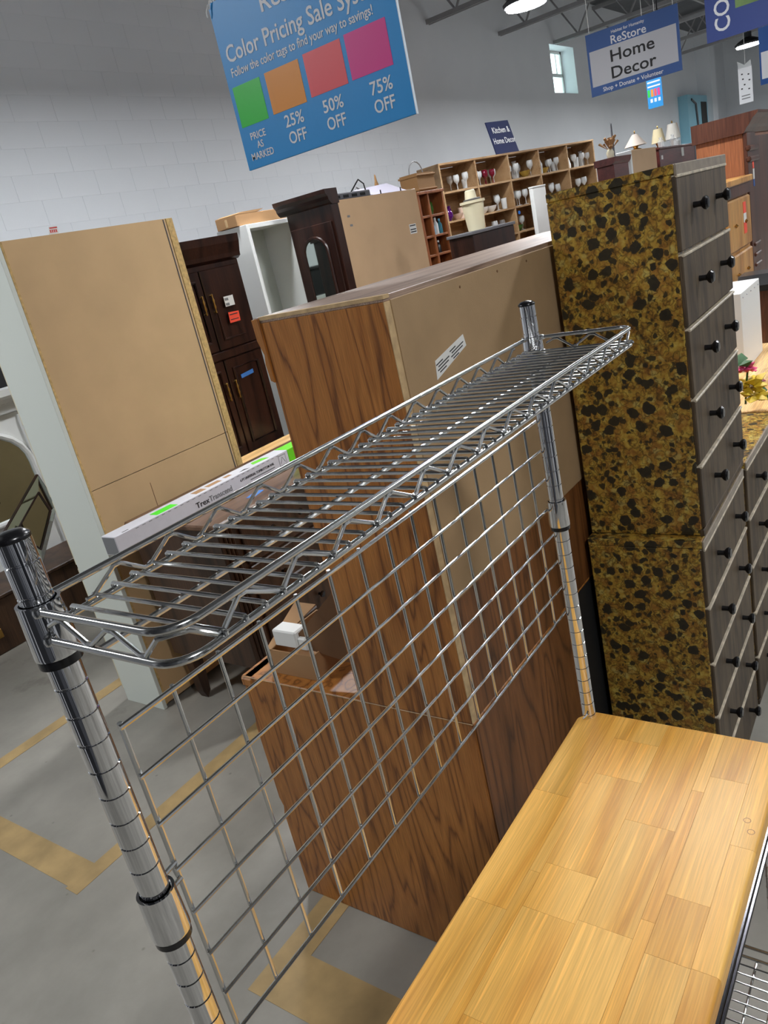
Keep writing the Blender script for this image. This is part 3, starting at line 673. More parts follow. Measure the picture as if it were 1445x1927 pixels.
# ------------------------------------------------------------------ dark armoire with brass handles
a1 = thing('armoire', 'dark mahogany armoire with brass handles and red price tag, beside the white bookcase', 'armoire', (2.38, 3.10, 0))
WA = 1.06
BB(0, WA, .02, .38, 0, 1.93, .003).build('body', 'mahogany', a1); B(.01, WA-.01, .38, .384, .05, 1.92).build('back_panel', 'fibreboard', a1)
MB().prism([(.02, 1.93), (-.005, 1.945), (-.008, 1.97), (-.016, 2.0), (-.024, 2.03), (-.028, 2.075), (.40, 2.075), (.40, 1.93)], 'x', -.04, WA+.012).build('cornice', 'mahogany', a1)
def arch_door(x0, x1, z0, z1, arch, hx, hz):
    d_ = BB(x0, x1, 0, .022, z0, z1, .004).build('door', 'mahogany', a1)
    cx, hw = (x0+x1)/2, (x1-x0)/2-.055
    pts = [(cx-hw, -.002, z0+.06), (cx+hw, -.002, z0+.06)]
    if arch:
        for i in range(9):
            a = math.pi*i/8; pts.append((cx+hw*math.cos(a), -.002, z1-.20+.13*math.sin(a)))
    else: pts += [(cx+hw, -.002, z1-.06), (cx-hw, -.002, z1-.06)]
    MB().tube(pts, .012, 6, closed=True).build('panel_moulding', 'mahogany', d_, True)
    MB().lathe([(0, -.06), (.006, -.055), (.004, -.035), (.009, -.02), (.005, 0), (.009, .02), (.004, .035), (.006, .055), (0, .06)], (hx, -.016, hz), 10).lathe([(0, -.01), (.008, 0), (0, .01)], (hx, -.008, hz+.05), 8).lathe([(0, -.01), (.008, 0), (0, .01)], (hx, -.008, hz-.05), 8).build('handle', 'brass', d_, True)
    return d_
arch_door(.05, .69, 1.42, 1.90, False, .655, 1.70); dA = arch_door(.70, 1.03, 1.42, 1.90, True, .735, 1.70)
arch_door(.05, .69, .76, 1.36, False, .655, 1.17); dB = arch_door(.70, 1.03, .76, 1.36, False, .735, 1.17)
BB(.0, WA, -.004, .02, 1.365, 1.415, .006).build('rail', 'mahogany', a1)
for x0, x1 in ((.05, .53), (.54, 1.03)):
    d_ = BB(x0, x1, 0, .022, .40, .70, .006).build('drawer', 'mahogany', a1)
    MB().tube([((x0+x1)/2-.06, -.002, .57), ((x0+x1)/2-.04, -.025, .56), ((x0+x1)/2+.04, -.025, .56), ((x0+x1)/2+.06, -.002, .57)], .006, 6).build('handle', 'dark_chrome', d_, True)
MB().prism([(.815, 1.665), (.815, 1.725), (.895, 1.725), (.895, 1.665)], 'y', -.024, -.022).build('white_tag', 'paper', a1)
B(.82, .85, -.0246, -.024, 1.67, 1.685).build('tag_print', 'grey_ink', a1); B(.82, .85, -.0246, -.024, 1.70, 1.715).build('tag_print', 'grey_ink', a1)
MB().prism([(.815, 1.565), (.82, 1.63), (.91, 1.625), (.905, 1.565)], 'y', -.024, -.022).build('red_tag', 'neon_red', a1)
B(.825, .895, -.0246, -.024, 1.61, 1.616).build('tag_print', 'ink', a1); B(.825, .895, -.0246, -.024, 1.58, 1.585).build('tag_print', 'ink', a1)
MB().prism([(.80, 1.22), (.80, 1.245), (.915, 1.255), (.915, 1.23)], 'y', -.004, -.002).build('blue_tape_strip', 'blue_tape', a1)

# ------------------------------------------------------------------ white bookcase and carton on it
wbk = thing('bookcase', 'empty white bookcase between two dark armoires', 'bookcase', (3.785, 3.30, 0))
BB(0, .03, 0, .29, 0, 2.13, .002).build('side', 'white_paint', wbk); BB(.455, .485, 0, .29, 0, 2.13, .002).build('side', 'white_paint', wbk)
B(.03, .455, .28, .29, 0, 2.10).build('back', 'white_laminate', wbk); BB(0.03, .455, 0, .29, 2.10, 2.13, .002).build('top', 'white_paint', wbk)
B(.03, .455, .005, .28, 0.02, .05).build('bottom_shelf', 'white_paint', wbk); B(.03, .455, .005, .28, 1.0, 1.025).build('shelf', 'white_paint', wbk)
k1 = thing('moving_box', 'brown cardboard box lying on the white bookcase', 'box', (3.80, 3.36, 2.131))
BB(-.03, .48, 0, .2, .001, .075, .003).build('body', 'cardboard', k1); MB().prism([(-.03, .076), (.20, .076), (.26, .092), (.04, .088)], 'y', .0, .2).build('flap', 'cardboard', k1)
B(-.031, -.03, .09, .11, .01, .06).build('packing_tape', 'fibreboard', k1)

# ------------------------------------------------------------------ second dark armoire, door facing left
a2 = thing('mirrored_armoire', 'dark wood armoire with arched mirror door and wide cornice', 'armoire', (4.05, 2.78, 0))
BB(.02, .10, .0, .40, 0, 2.16, .003).build('body', 'mahogany', a2)
MB().prism([(.02, 2.13), (.006, 2.14), (-.008, 2.16), (-.012, 2.18), (-.03, 2.20), (-.034, 2.225), (.10, 2.225), (.10, 2.13)], 'y', -.012, .455).build('cornice', 'mahogany', a2)
da = BB(.0, .022, .02, .38, .4, 2.03, .004).build('door', 'mahogany', a2)
prof = [(.09, .55)]+[(.09, 1.80)]+[(.195+.105*math.cos(math.pi-a*math.pi/10), 1.85+.10*math.sin(a*math.pi/10)) for a in range(0, 11)]+[(.30, .55)]
MB().prism(prof, 'x', -.004, .0).build('mirror_pane', 'mirror', da)
MB().tube([(-.006, y, z) for y, z in prof], .011, 6, closed=True).build('mirror_moulding', 'mahogany', da, True)
# cabinet with tan back and the odds and ends on top
tb = thing('tan_backed_cabinet', 'tall cabinet with plain tan back panel and small white label', 'cabinet', (4.155, 2.80, 0))
BB(0, 1.02, .006, .42, 0, 2.15, .003).build('body', 'mahogany', tb); B(.004, 1.016, 0, .006, .01, 2.148).build('back_panel', 'tan_board', tb)
lb = B(.83, .925, -.001, 0, 1.835, 1.905).build('label', 'paper', tb)
for z in (1.845, 1.862, 1.89): B(.838, .917, -.0016, -.001, z, z+.008).build('print_line', 'ink', lb)
for x, z in ((.09, 2.03), (.10, 1.97)): B(x, x+.03, -.0006, 0, z, z+.014).build('pencil_mark', 'grey_ink', tb)
e1 = thing('cable_box', 'dark electronics box with loose cable on the tan-backed cabinet', 'electronics', (4.20, 2.86, 2.151))
BB(0, .46, 0, .25, 0, .045, .006).build('case', 'grey_plastic', e1); MB().tube([(.25, .02, .04), (.30, .0, .09), (.37, .02, .12), (.44, .03, .09), (.45, .03, .03)], .005, 6).build('cable', 'black_plastic', e1, True)
for i in range(4): B(.03+i*.1, .09+i*.1, -.003, 0, .012, .03).build('port', 'black_matte', e1)
e2 = thing('folding_board', 'pale lavender board with black clips on the tan-backed cabinet', 'board', (4.70, 2.86, 2.151))
MB().add([(0, 0, .002), (.44, 0, .002), (.46, .18, .09), (.02, .18, .07), (0, .004, 0), (.44, .004, 0), (.46, .186, .088), (.02, .186, .068)], [(0, 1, 2, 3), (7, 6, 5, 4), (0, 4, 5, 1), (1, 5, 6, 2), (2, 6, 7, 3), (3, 7, 4, 0)]).build('panel', 'lavender', e2)
B(.08, .09, -.004, .0, .0, .03).build('clip', 'black_plastic', e2); B(.35, .36, -.004, .0, .0, .03).build('clip', 'black_plastic', e2)
e3 = tag(MB().tube([(4.80, 3.12, 2.152), (4.80, 3.12, 2.19), (4.86, 3.12, 2.25), (4.93, 3.12, 2.22), (4.95, 3.12, 2.155)], .006, 6).build('wire_loop', 'steel', None, True), 'bent wire loop standing on the tan-backed cabinet', 'wire')
e4 = tag(MB().lathe([(.0, 0), (.02, 0), (.012, .03), (.022, .07), (.010, .12), (.006, .16), (0, .17)], (5.08, 3.08, 2.151), 10).build('wood_finial', 'wicker', None, True), 'small turned wooden finial on the tan-backed cabinet', 'ornament')

# ------------------------------------------------------------------ small brown bookcase with basket and bottles
bk = thing('narrow_bookcase', 'narrow reddish wooden bookcase beside the tan-backed cabinet', 'bookcase', (6.00, 3.30, 0))
for x in (0, .16, .42): BB(x, x+.025, 0, .25, 0, 2.14, .002).build('upright', 'red_wood', bk)
B(.025, .42, .245, .25, 0, 2.12).build('back', 'mahogany', bk); BB(-.01, .455, -.01, .26, 2.14, 2.165, .003).build('top', 'red_wood', bk)
for z in (.05, .6, 1.1, 1.40, 1.60, 1.765, 1.94): BB(.025, .42, .004, .245, z, z+.02, .002).build('shelf', 'red_wood', bk)
def bottle(x, y, z, m, label, h=.12, r=.022, cap='white_paint'):
    t = thing('bottle', label, 'bottle', (x, y, z), 0, 'bottles in the narrow bookcase')
    MB().lathe([(0, 0), (r, 0), (r, h*.6), (r*.45, h*.78), (r*.4, h*.85), (0, h*.85)], seg=12).build('body', m, t, True)
    MB().lathe([(0, h*.85), (r*.5, h*.85), (r*.45, h), (0, h)], seg=10).build('cap', cap, t, True)
bottle(6.215, 3.34, 1.786, 'light_blue', 'light blue bottle on the middle shelf of the narrow bookcase', .125)
bottle(6.28, 3.34, 1.786, 'white_paint', 'white bottle between two blue bottles in the narrow bookcase', .145)
bottle(6.35, 3.34, 1.786, 'teal', 'teal bottle with light cap in the narrow bookcase', .13, cap='light_blue')
bottle(6.30, 3.36, 1.621, 'black_plastic', 'dark bottle on the lower shelf of the narrow bookcase', .11)
tag(MB().lathe([(0, 0), (.04, 0), (.055, .04), (.05, .1), (.03, .12), (.035, .14), (.03, .14), (.025, .12), (0, .02)], (6.26, 3.38, 1.961), 14).build('green_vase', 'glass_green', None, True), 'green glass vase on the top shelf of the narrow bookcase', 'vase')
bs = thing('basket', 'wicker basket with thin hoop handle on the narrow bookcase', 'basket', (6.24, 3.42, 2.166))
MB().prism([(-.15, -.09), (.15, -.09), (.15, .09), (-.15, .09)], 'z', 0, .16).build('body', 'wicker', bs)
for z in (.02, .14): MB().tube([(-.155, -.095, z), (.155, -.095, z), (.155, .095, z), (-.155, .095, z)], .01, 6, closed=True).build('band', 'wicker', bs, True)
MB().tube([(-.12, 0, .15)]+[(-.12*math.cos(a*math.pi/8), 0, .16+.11*math.sin(a*math.pi/8)) for a in range(1, 8)]+[(.12, 0, .15)], .006, 6).build('handle', 'steel', bs, True)

# ------------------------------------------------------------------ long glassware shelf
GA = math.atan2(-.7, 3.02)
gs = thing('glassware_shelf', 'long open wooden shelf unit full of glassware against the wall', 'shelf', (8.034, 4.2, 0), GA)
for i in range(6): BB(i*.62-.012, i*.62+.012, 0, .35, 0, 2.484, .002).build('upright', 'shelf_wood', gs)
ROWZ = (.10, .55, .95, 1.28, 1.58, 1.88, 2.20)
for z in ROWZ:
    for i in range(5): B(i*.62+.012, i*.62+.608, .004, .345, z-.022, z).build('shelf_board', 'shelf_wood', gs)
BB(-.014, 3.114, -.004, .35, 2.484, 2.506, .002).build('top_board', 'shelf_wood', gs)
B(-.01, 3.11, .345, .35, .0, 2.48).build('back_board', 'shelf_wood', gs)
MB().prism([(1.30+.022*math.cos(a*math.pi/8), 1.80+.022*math.sin(a*math.pi/8)) for a in range(16)], 'y', -.002, 0).build('round_sticker', 'blue_dot', gs)
U = Vector((math.cos(GA), math.sin(GA), 0)); Nn = Vector((-math.sin(GA), math.cos(GA), 0)); A0 = Vector((8.034, 4.2, 0))
def gpt(x, y, z): return A0+U*x+Nn*y+Vector((0, 0, z))
PROF = {
 'goblet': [(0, 0), (.032, 0), (.030, .004), (.005, .010), (.004, .07), (.012, .08), (.034, .105), (.038, .14), (.033, .17), (.031, .17), (.035, .14), (.031, .107), (0, .085)],
 'tumbler': [(0, 0), (.030, 0), (.036, .12), (.034, .12), (.028, .006), (0, .006)],
 'bowl': [(0, 0), (.03, 0), (.06, .03), (.08, .07), (.077, .07), (.056, .032), (0, .008)],
 'vase': [(0, 0), (.035, 0), (.045, .05), (.03, .12), (.02, .16), (.03, .19), (.027, .19), (.017, .16), (.027, .12), (0, .01)],
}
GL = {}
ROWNAME = {2.20: 'top', 1.88: 'second', 1.58: 'third'}
COMP = ('leftmost', 'second', 'middle', 'fourth', 'rightmost')
KIND = {'goblet': 'stemmed glass', 'tumbler': 'tumbler', 'bowl': 'glass bowl', 'vase': 'glass vase'}
MN = {'glass_clear': 'clear', 'glass_ruby': 'ruby red', 'glass_amber': 'amber', 'glass_green': 'green', 'glass_purple': 'purple', 'white_paint': 'white', 'shade_pink': 'pinkish'}
def glass(kind, m, comp, x, y, z):
    if (kind, m) not in GL: GL[(kind, m)] = MB().lathe(PROF[kind], seg=14).mesh(kind, m, True)
    o = bpy.data.objects.new({'goblet': 'stemmed_glass', 'tumbler': 'tumbler', 'bowl': 'glass_bowl', 'vase': 'glass_vase'}[kind], GL[(kind, m)]); COL.objects.link(o)
    o.location = gpt(comp*.62+x, y, z+.0005); s = random.uniform(.92, 1.12); o.scale = (s, s, s)
    tag(o, f"{MN[m]} {KIND[kind].replace('glass ', '') if False else KIND[kind]} on the {ROWNAME[z]} row, {COMP[comp]} bay of the glassware shelf", 'glass', f"{MN[m]} {KIND[kind]}s, {ROWNAME[z]} row, {COMP[comp]} bay")
def cluster(comp, z, spec):
    for kind, m, x, y in spec: glass(kind, m, comp, x, y, z)
C_ = 'glass_clear'
cluster(0, 2.20, [('goblet', C_, .36, .10), ('goblet', C_, .43, .16), ('goblet', C_, .50, .08), ('tumbler', C_, .56, .16), ('goblet', C_, .40, .24), ('goblet', C_, .53, .25)])
cluster(1, 2.20, [('goblet', C_, .13, .08), ('goblet', C_, .19, .18), ('goblet', 'glass_ruby', .24, .08), ('goblet', 'glass_ruby', .31, .15), ('goblet', 'glass_ruby', .36, .07), ('goblet', C_, .44, .12), ('goblet', C_, .50, .22), ('goblet', 'glass_ruby', .29, .25)])
cluster(2, 2.20, [('goblet', C_, .08, .08), ('goblet', C_, .16, .14), ('goblet', C_, .23, .08), ('vase', C_, .30, .16), ('bowl', 'glass_amber', .42, .10), ('goblet', C_, .47, .24), ('goblet', C_, .54, .10)])
cluster(3, 2.20, [('goblet', C_, .08, .08), ('tumbler', C_, .15, .12), ('bowl', 'glass_amber', .25, .14), ('goblet', C_, .34, .10), ('goblet', C_, .41, .18), ('goblet', C_, .48, .09), ('tumbler', C_, .56, .2)])
cluster(4, 2.20, [('goblet', C_, .28, .10), ('tumbler', C_, .35, .12), ('goblet', C_, .41, .20), ('goblet', C_, .47, .10), ('vase', C_, .53, .16), ('goblet', C_, .57, .08)])
cluster(0, 1.88, [('bowl', 'shade_pink', .30, .12), ('goblet', C_, .25, .24), ('tumbler', 'shade_pink', .42, .16), ('goblet', C_, .48, .10), ('goblet', C_, .54, .18)])
cluster(1, 1.88, [('bowl', 'white_paint', .14, .12), ('bowl', 'white_paint', .32, .14), ('goblet', C_, .42, .10), ('goblet', C_, .48, .16), ('tumbler', C_, .54, .10)])
cluster(2, 1.88, [('goblet', C_, .07, .10), ('goblet', C_, .14, .14), ('goblet', C_, .21, .09), ('goblet', C_, .28, .18), ('goblet', C_, .36, .10)])
cluster(3, 1.88, [('goblet', C_, .30, .09), ('goblet', C_, .37, .14), ('goblet', C_, .44, .09), ('tumbler', C_, .52, .14)])
cluster(4, 1.88, [('goblet', C_, .06, .09), ('goblet', C_, .13, .14), ('goblet', C_, .30, .09), ('goblet', C_, .37, .14), ('goblet', C_, .44, .09), ('goblet', C_, .52, .14)])
cluster(1, 1.58, [('bowl', C_, .20, .12), ('goblet', C_, .30, .10), ('bowl', C_, .42, .12), ('goblet', C_, .52, .16)])
cluster(2, 1.58, [('bowl', 'glass_green', .12, .10), ('goblet', C_, .24, .12)])
pp = gpt(.11, .10, 1.8805)
pj_ = thing('pitcher', 'purple glass pitcher in the leftmost bay of the glassware shelf', 'pitcher', pp[:])
MB().lathe([(0, 0), (.035, 0), (.065, .05), (.06, .09), (.035, .13), (.05, .165), (.046, .165), (.03, .13), (0, .02)], seg=16).build('body', 'glass_purple', pj_, True)
MB().tube([(.04, -.0, .15), (.085, 0, .13), (.09, 0, .09), (.062, 0, .06)], .008, 6).build('handle', 'glass_purple', pj_, True)
pp = gpt(2.48+.10, .10, 2.2005)
wv_ = thing('white_jug', 'tall white china jug in the rightmost bay of the glassware shelf', 'jug', pp[:])
MB().lathe([(0, 0), (.05, 0), (.055, .05), (.04, .11), (.028, .16), (.034, .20), (.03, .205), (0, .2)], seg=14).build('body', 'white_paint', wv_, True)
MB().tube([(.03, 0, .18), (.075, 0, .17), (.08, 0, .10), (.05, 0, .06)], .008, 6).build('handle', 'black_plastic', wv_, True)
# kitchen sign leaning on the wall above the shelf
ks = thing('kitchen_sign', 'dark blue KITCHEN & HOME DECOR sign leaning on the glassware shelf top', 'sign', gpt(1.13, .12, 2.507)[:], GA)
MB().add([(.065, 0, 0), (.508, 0, 0), (.43, .05, .39), (0, .05, .39), (.065, .015, 0), (.508, .015, 0), (.43, .065, .39), (0, .065, .39)], [(0, 1, 2, 3), (7, 6, 5, 4), (0, 4, 5, 1), (1, 5, 6, 2), (2, 6, 7, 3), (3, 7, 4, 0)]).build('panel', 'sign_dark', ks)
upk = Vector((-.075, .05, .39)).normalized()
text('lettering', 'Kitchen &', .10, (.09, .028, .255), (1, 0, 0), upk, 'sign_white', ks, .33)
text('lettering', 'Home Decor', .10, (.07, .014, .13), (1, 0, 0), upk, 'sign_white', ks, .42)

# ------------------------------------------------------------------ ice bucket on dark cabinet, white cabinet, other mid-ground pieces
dc = thing('dark_cabinet', 'low dark cabinet top behind the oak cabinet, under the cream bucket', 'cabinet', (4.42, 1.98, 0))
BB(0, .62, 0, .18, 0, 1.745, .004).build('body', 'mahogany', dc); BB(-.01, .63, -.01, .19, 1.745, 1.765, .003).build('top', 'grey_plastic', dc)
ib = thing('ice_bucket', 'cream lidded bucket standing on the dark cabinet', 'bucket', (4.66, 2.07, 1.7655))
MB().lathe([(0, 0), (.056, 0), (.074, .17), (.084, .172), (.084, .188), (0, .188)], seg=24).build('body', 'cream', ib, True)
MB().lathe([(.055, .189), (.06, .198), (.045, .202), (0, .202)], seg=20).build('gasket', 'grey_plastic', ib, True)
MB().lathe([(.04, .2), (.034, .25), (.026, .256), (0, .256)], (-.012, 0, 0), seg=16).build('knob', 'cream', ib, True)
wc2 = thing('white_cabinet', 'plain white cabinet standing in front of the glassware shelf', 'cabinet', (8.66, 3.40, 0))
BB(0, .36, 0, .05, 0, 2.03, .003).build('body', 'white_paint', wc2); BB(-.005, .365, -.005, .055, 2.03, 2.045, .002).build('top', 'white_paint', wc2)
m1 = thing('maroon_hutch', 'low maroon hutch right of the glassware shelf', 'hutch', (7.32, 2.0, 0))
BB(0, .42, 0, .16, 0, 2.03, .003).build('body', 'maroon', m1)
MB().prism([(0, 2.03), (-.02, 2.05), (-.03, 2.09), (.17, 2.09), (.17, 2.03)], 'x', -.03, .44).build('cornice', 'maroon', m1)
m2 = thing('light_box_cabinet', 'light wooden cabinet under the grey cone lamp shade', 'cabinet', (7.82, 2.0, 0))
BB(0.05, .85, 0, .20, 0, 2.13, .003).build('body', 'tan_board', m2); BB(0, .05, 0, .20, 0, 2.13, .003).build('side', 'white_paint', m2)
m3 = thing('maroon_dresser', 'maroon dresser carrying several table lamps', 'dresser', (8.78, 2.0, 0))
BB(0, 1.45, 0, .4, 0, 2.10, .004).build('body', 'maroon', m3); BB(-.015, 1.465, -.015, .41, 2.10, 2.12, .004).build('top', 'maroon', m3)
BB(1.47, 1.65, .0, .4, 0, 2.13, .003).build('side_unit', 'grey_plastic', m3)
B(.86, .96, -.002, 0, 2.0, 2.09).build('price_card', 'paper', m3); B(.06, .12, -.002, 0, 2.0, 2.04).build('price_card', 'paper', m3)
def table_lamp(x, y, z, m, label, r0, r1, hs, hb):
    t = thing('table_lamp', label, 'lamp', (x, y, z), 0, 'second hand table lamps')
    MB().lathe([(0, 0), (.05, 0), (.055, .01), (.02, .02), (.035, .06), (.03, hb*.7), (.01, hb*.85), (.008, hb), (0, hb)], seg=14).build('base', 'brass', t, True)
    MB().lathe([(r0, hb*.72), (r1, hb*.72+hs), (r1-.004, hb*.72+hs), (r0-.004, hb*.72)], seg=20).build('shade', m, t, True)
    MB().lathe([(0, hb*.72+hs), (.008, hb*.72+hs+.01), (.004, hb*.72+hs+.03), (0, hb*.72+hs+.035)], seg=8).build('finial', 'brass', t, True)
table_lamp(8.34, 2.10, 2.1305, 'shade_grey', 'table lamp with wide grey cone shade on the light cabinet', .11, .025, .11, .06)
table_lamp(9.15, 2.10, 2.1205, 'shade_cream', 'table lamp with cream shade at the left end of the maroon dresser', .075, .045, .14, .08)
table_lamp(9.80, 2.12, 2.1205, 'shade_white', 'table lamp with white shade, tallest on the maroon dresser', .085, .045, .16, .12)
table_lamp(10.12, 2.2, 2.1205, 'shade_pink', 'table lamp with pinkish shade at the right end of the maroon dresser', .08, .055, .14, .17)
for i, (x, h, m) in enumerate([(8.98, .10, C_), (9.45, .12, C_), (9.60, .08, 'white_paint')]):
    tag(MB().lathe([(0, 0), (.03, 0), (.035, h*.6), (.015, h*.8), (.02, h), (0, h)], (x, 2.03, 2.1205), 10).build('ornament', m, None, True), ['clear glass ornament beside the cream lamp on the maroon dresser', 'taller clear ornament between cream and white lamps', 'small white ornament at the foot of the white lamp'][i], 'ornament')
dfl = thing('dried_flowers', 'bunch of dried flowers standing on the maroon hutch', 'flowers', (7.50, 2.08, 2.091))
MB().lathe([(0, 0), (.03, 0), (.035, .05), (.02, .08), (0, .08)], seg=10).build('pot', 'cream', dfl, True)
rnd = random.Random(3)
for i in range(22):
    a, r_, h = rnd.uniform(0, 6.28), rnd.uniform(0, .10), rnd.uniform(.10, .19)
    MB().tube([(0, 0, .07), (r_*.5*math.cos(a), r_*.5*math.sin(a), h*.7), (r_*math.cos(a), r_*math.sin(a), h)], [.002, .003, .012], 5).build('stem', 'wicker', dfl, True)
tag(MB().lathe([(0, 0), (.04, 0), (.012, .02), (.008, .30), (.0, .31)], (7.66, 2.1, 2.091), 10).build('pole_stand', 'grey_plastic', None, True), 'thin grey pole stand beside the dried flowers', 'stand')

# ------------------------------------------------------------------ right-hand furniture
ar = thing('cherry_armoire', 'large cherry armoire with dark stepped cornice at the right edge', 'armoire', (5.0, .46, 0))
BB(.01, 1.3, .01, .27, 0, 1.99, .003).build('body', 'cherry', ar)
MB().prism([(.0, 1.96), (-.015, 1.985), (-.03, 2.0), (-.05, 2.03), (-.075, 2.05), (-.08, 2.065), (.285, 2.065), (.285, 1.96)], 'x', -.012, 1.32).build('cornice', 'cherry_dark', ar)
BB(.0, .25, -.012, .01, 0, 1.96, .004).build('pilaster', 'cherry_dark', ar)
for z in (1.86, 1.80): BB(-.006, .26, -.03, .0, z, z+.03, .008).build('pilaster_moulding', 'cherry_dark', ar)
d_ = BB(.26, .9, -.006, .01, .9, 1.94, .004).build('door', 'cherry_dark', ar)
for z in (1.20, 1.26, 1.32): BB(.05, .22, -.022, -.010, z, z+.02, .006).build('carved_band', 'cherry_dark', ar)
B(.12, .16, -.0135, -.012, 1.76, 1.82).build('red_tag', 'neon_red', ar); B(.12, .16, -.0135, -.012, 1.70, 1.758).build('white_tag', 'paper', ar); B(.12, .16, -.0135, -.012, 1.66, 1.698).build('blue_tag', 'sign_navy', ar)
B(.006, .01, .03, .26, 1.0, 1.735).build('side_panel', 'cherry', ar)
hc = thing('honey_cabinet', 'honey coloured wooden cabinet with brass pulls and red tag', 'cabinet', (4.30, .445, 0))
BB(0, .67, .01, .30, 0, 1.70, .003).build('body', 'honey', hc)
BB(-.02, .69, -.02, .31, 1.70, 1.735, .006).build('top', 'honey', hc); B(-.0, .67, -.004, .01, 1.64, 1.70).build('frieze', 'cherry_dark', hc)
for z0, z1 in ((1.36, 1.63), (1.13, 1.34), (.9, 1.11), (.5, .88)):
    d_ = BB(.03, .64, -.008, .01, z0, z1, .008).build('door' if z0 > 1.3 else 'drawer', 'honey', hc)
    for kx in (.2, .46): MB().lathe([(0, -.012), (.012, 0), (0, .012)], (kx, -.016, (z0+z1)/2), 10).build('pull', 'brass', d_, True)
B(.43, .50, -.0102, -.0085, 1.54, 1.60).build('red_tag', 'neon_red', hc); B(.43, .50, -.0102, -.0085, 1.49, 1.54).build('white_tag', 'paper', hc); B(.43, .50, -.0102, -.0085, 1.43, 1.49).build('red_tag', 'neon_red', hc)
pn = thing('pine_sideboard', 'pine topped sideboard beyond the single papered chest', 'sideboard', (3.02, .03, 0))
BB(0, 1.65, .03, .38, 0, .86, .004).build('body', 'honey', pn); BB(-.02, 1.67, 0, .385, .86, .885, .004).build('top', 'pine', pn)
wx = thing('white_box', 'white box with stud line standing on the pine sideboard', 'box', (3.66, .26, .886))
BB(0, .44, 0, .14, 0, .37, .002).build('body', 'white_paint', wx)
for i in range(5): MB().lathe([(0, -.004), (.005, 0), (0, .004)], (.04+i*.09, -.001, .345), 8).build('stud', 'steel', wx)
bn = thing('storage_bin', 'dark brown storage bin with black lid beside the white box', 'bin', (4.29, .25, .886))
MB().prism([(.0, .0), (.22, .0), (.25, .28), (-.02, .28)], 'y', 0, .14).build('body', 'cherry_dark', bn)
MB().prism([(-.03, .28), (.27, .28), (.27, .31), (.20, .36), (.03, .36), (-.03, .31)], 'y', -.01, .15).build('lid', 'black_plastic', bn)
B(.0, .04, -.0115, -.01, .29, .305).build('sticker', 'neon_red', bn)
bd = thing('leaning_board', 'grey board with yellow and green edge on the pine sideboard', 'board', (3.42, .03, .886))
MB().add([(0, 0, .0), (.30, 0, .0), (.30, .05, .13), (0, .05, .13), (0, .02, .0), (.30, .02, .0), (.30, .07, .13), (0, .07, .13)], [(0, 1, 2, 3), (7, 6, 5, 4), (0, 4, 5, 1), (1, 5, 6, 2), (2, 6, 7, 3), (3, 7, 4, 0)]).build('panel', 'hardboard', bd)
B(0, .30, -.006, -.001, .02, .045).build('yellow_strip', 'strap_yellow', bd); B(0, .30, -.005, -.001, .0, .02).build('green_strip', 'strap_green', bd)
# silk flowers lying over the chest top
fw = thing('silk_flowers', 'bunch of yellow, pink and dark red silk flowers on the papered chest', 'flowers', (2.94, .12, .926))
rnd = random.Random(11)
MB().tube([(0, 0, .006), (.03, .0, .07), (.02, -.01, .13)], .004, 6).build('stem', 'leaf', fw, True)
def bloom(cx, cy, cz, r_, m, n, nm='petal'):
    for i in range(n):
        a = 2*math.pi*i/n+rnd.uniform(-.2, .2); el = rnd.uniform(-.3, .7)
        d = Vector((math.cos(a)*math.cos(el), math.sin(a)*math.cos(el), math.sin(el))); c = Vector((cx, cy, cz))
        side = d.cross(Vector((0, 0, 1))).normalized()*r_*.45
        up_ = side.cross(d).normalized()*r_*.18
        p0, p1, p2 = c, c+d*r_*.55, c+d*r_
        MB().add([p0, p1+side, p2, p1-side, p1+up_, p1-up_*1.3], [(0, 1, 4), (1, 2, 4), (2, 3, 4), (3, 0, 4), (1, 0, 5), (2, 1, 5), (3, 2, 5), (0, 3, 5)]).build(nm, m, fw, True)
bloom(.00, -.02, .085, .075, 'petal_yellow', 7); bloom(-.03, -.04, .05, .06, 'petal_yellow', 6); bloom(.05, -.02, .05, .06, 'petal_yellow', 6)
bloom(.01, 0, .145, .05, 'petal_pink', 7); bloom(.07, -.03, .085, .038, 'petal_red', 9); bloom(.08, -.02, .12, .02, 'petal_pink', 6)
bloom(.0, .02, .16, .07, 'leaf', 3, 'leaf'); bloom(.02, -.05, .03, .05, 'leaf', 4, 'leaf')

# ------------------------------------------------------------------ things at the left edge, beyond the tall cabinet
lc = thing('low_chest', 'low dark wooden chest on the floor at the left edge', 'chest', (.9, 4.10, 0))
BB(0, 1.75, 0, .42, .0, .325, .006).build('body', 'walnut', lc); BB(-.015, 1.765, -.015, .43, .325, .35, .006).build('lid', 'walnut', lc)
for x in (.35, .95, 1.4): BB(x, x+.12, -.006, .0, .05, .28, .004).build('panel', 'mahogany', lc)
BB(.62, .74, -.012, 0, .10, .16, .004).build('lock_plate', 'brass', lc)
mm = thing('leaning_mirror', 'tilted rectangular mirror with faceted mirrored border on the low dark chest', 'mirror', (2.14, 4.20, .351))
q = [(-.25, .28), (.13, .57), (.18, .34), (-.07, .006)]
ctr = (sum(p[0] for p in q)/4, sum(p[1] for p in q)/4)
def ins(k_): return [(ctr[0]+(p[0]-ctr[0])*k_, ctr[1]+(p[1]-ctr[1])*k_) for p in q]
MB().prism(q, 'y', .0, .03).build('backing', 'mahogany', mm)
o_, i_ = ins(.98), ins(.62)
for k_ in range(4):
    a, b_, c, d = o_[k_], o_[(k_+1) % 4], i_[(k_+1) % 4], i_[k_]
    MB().add([(a[0], -.002, a[1]), (b_[0], -.002, b_[1]), (c[0], -.022, c[1]), (d[0], -.022, d[1])], [(0, 1, 2, 3)]).build('bevel_strip', 'mirror', mm)
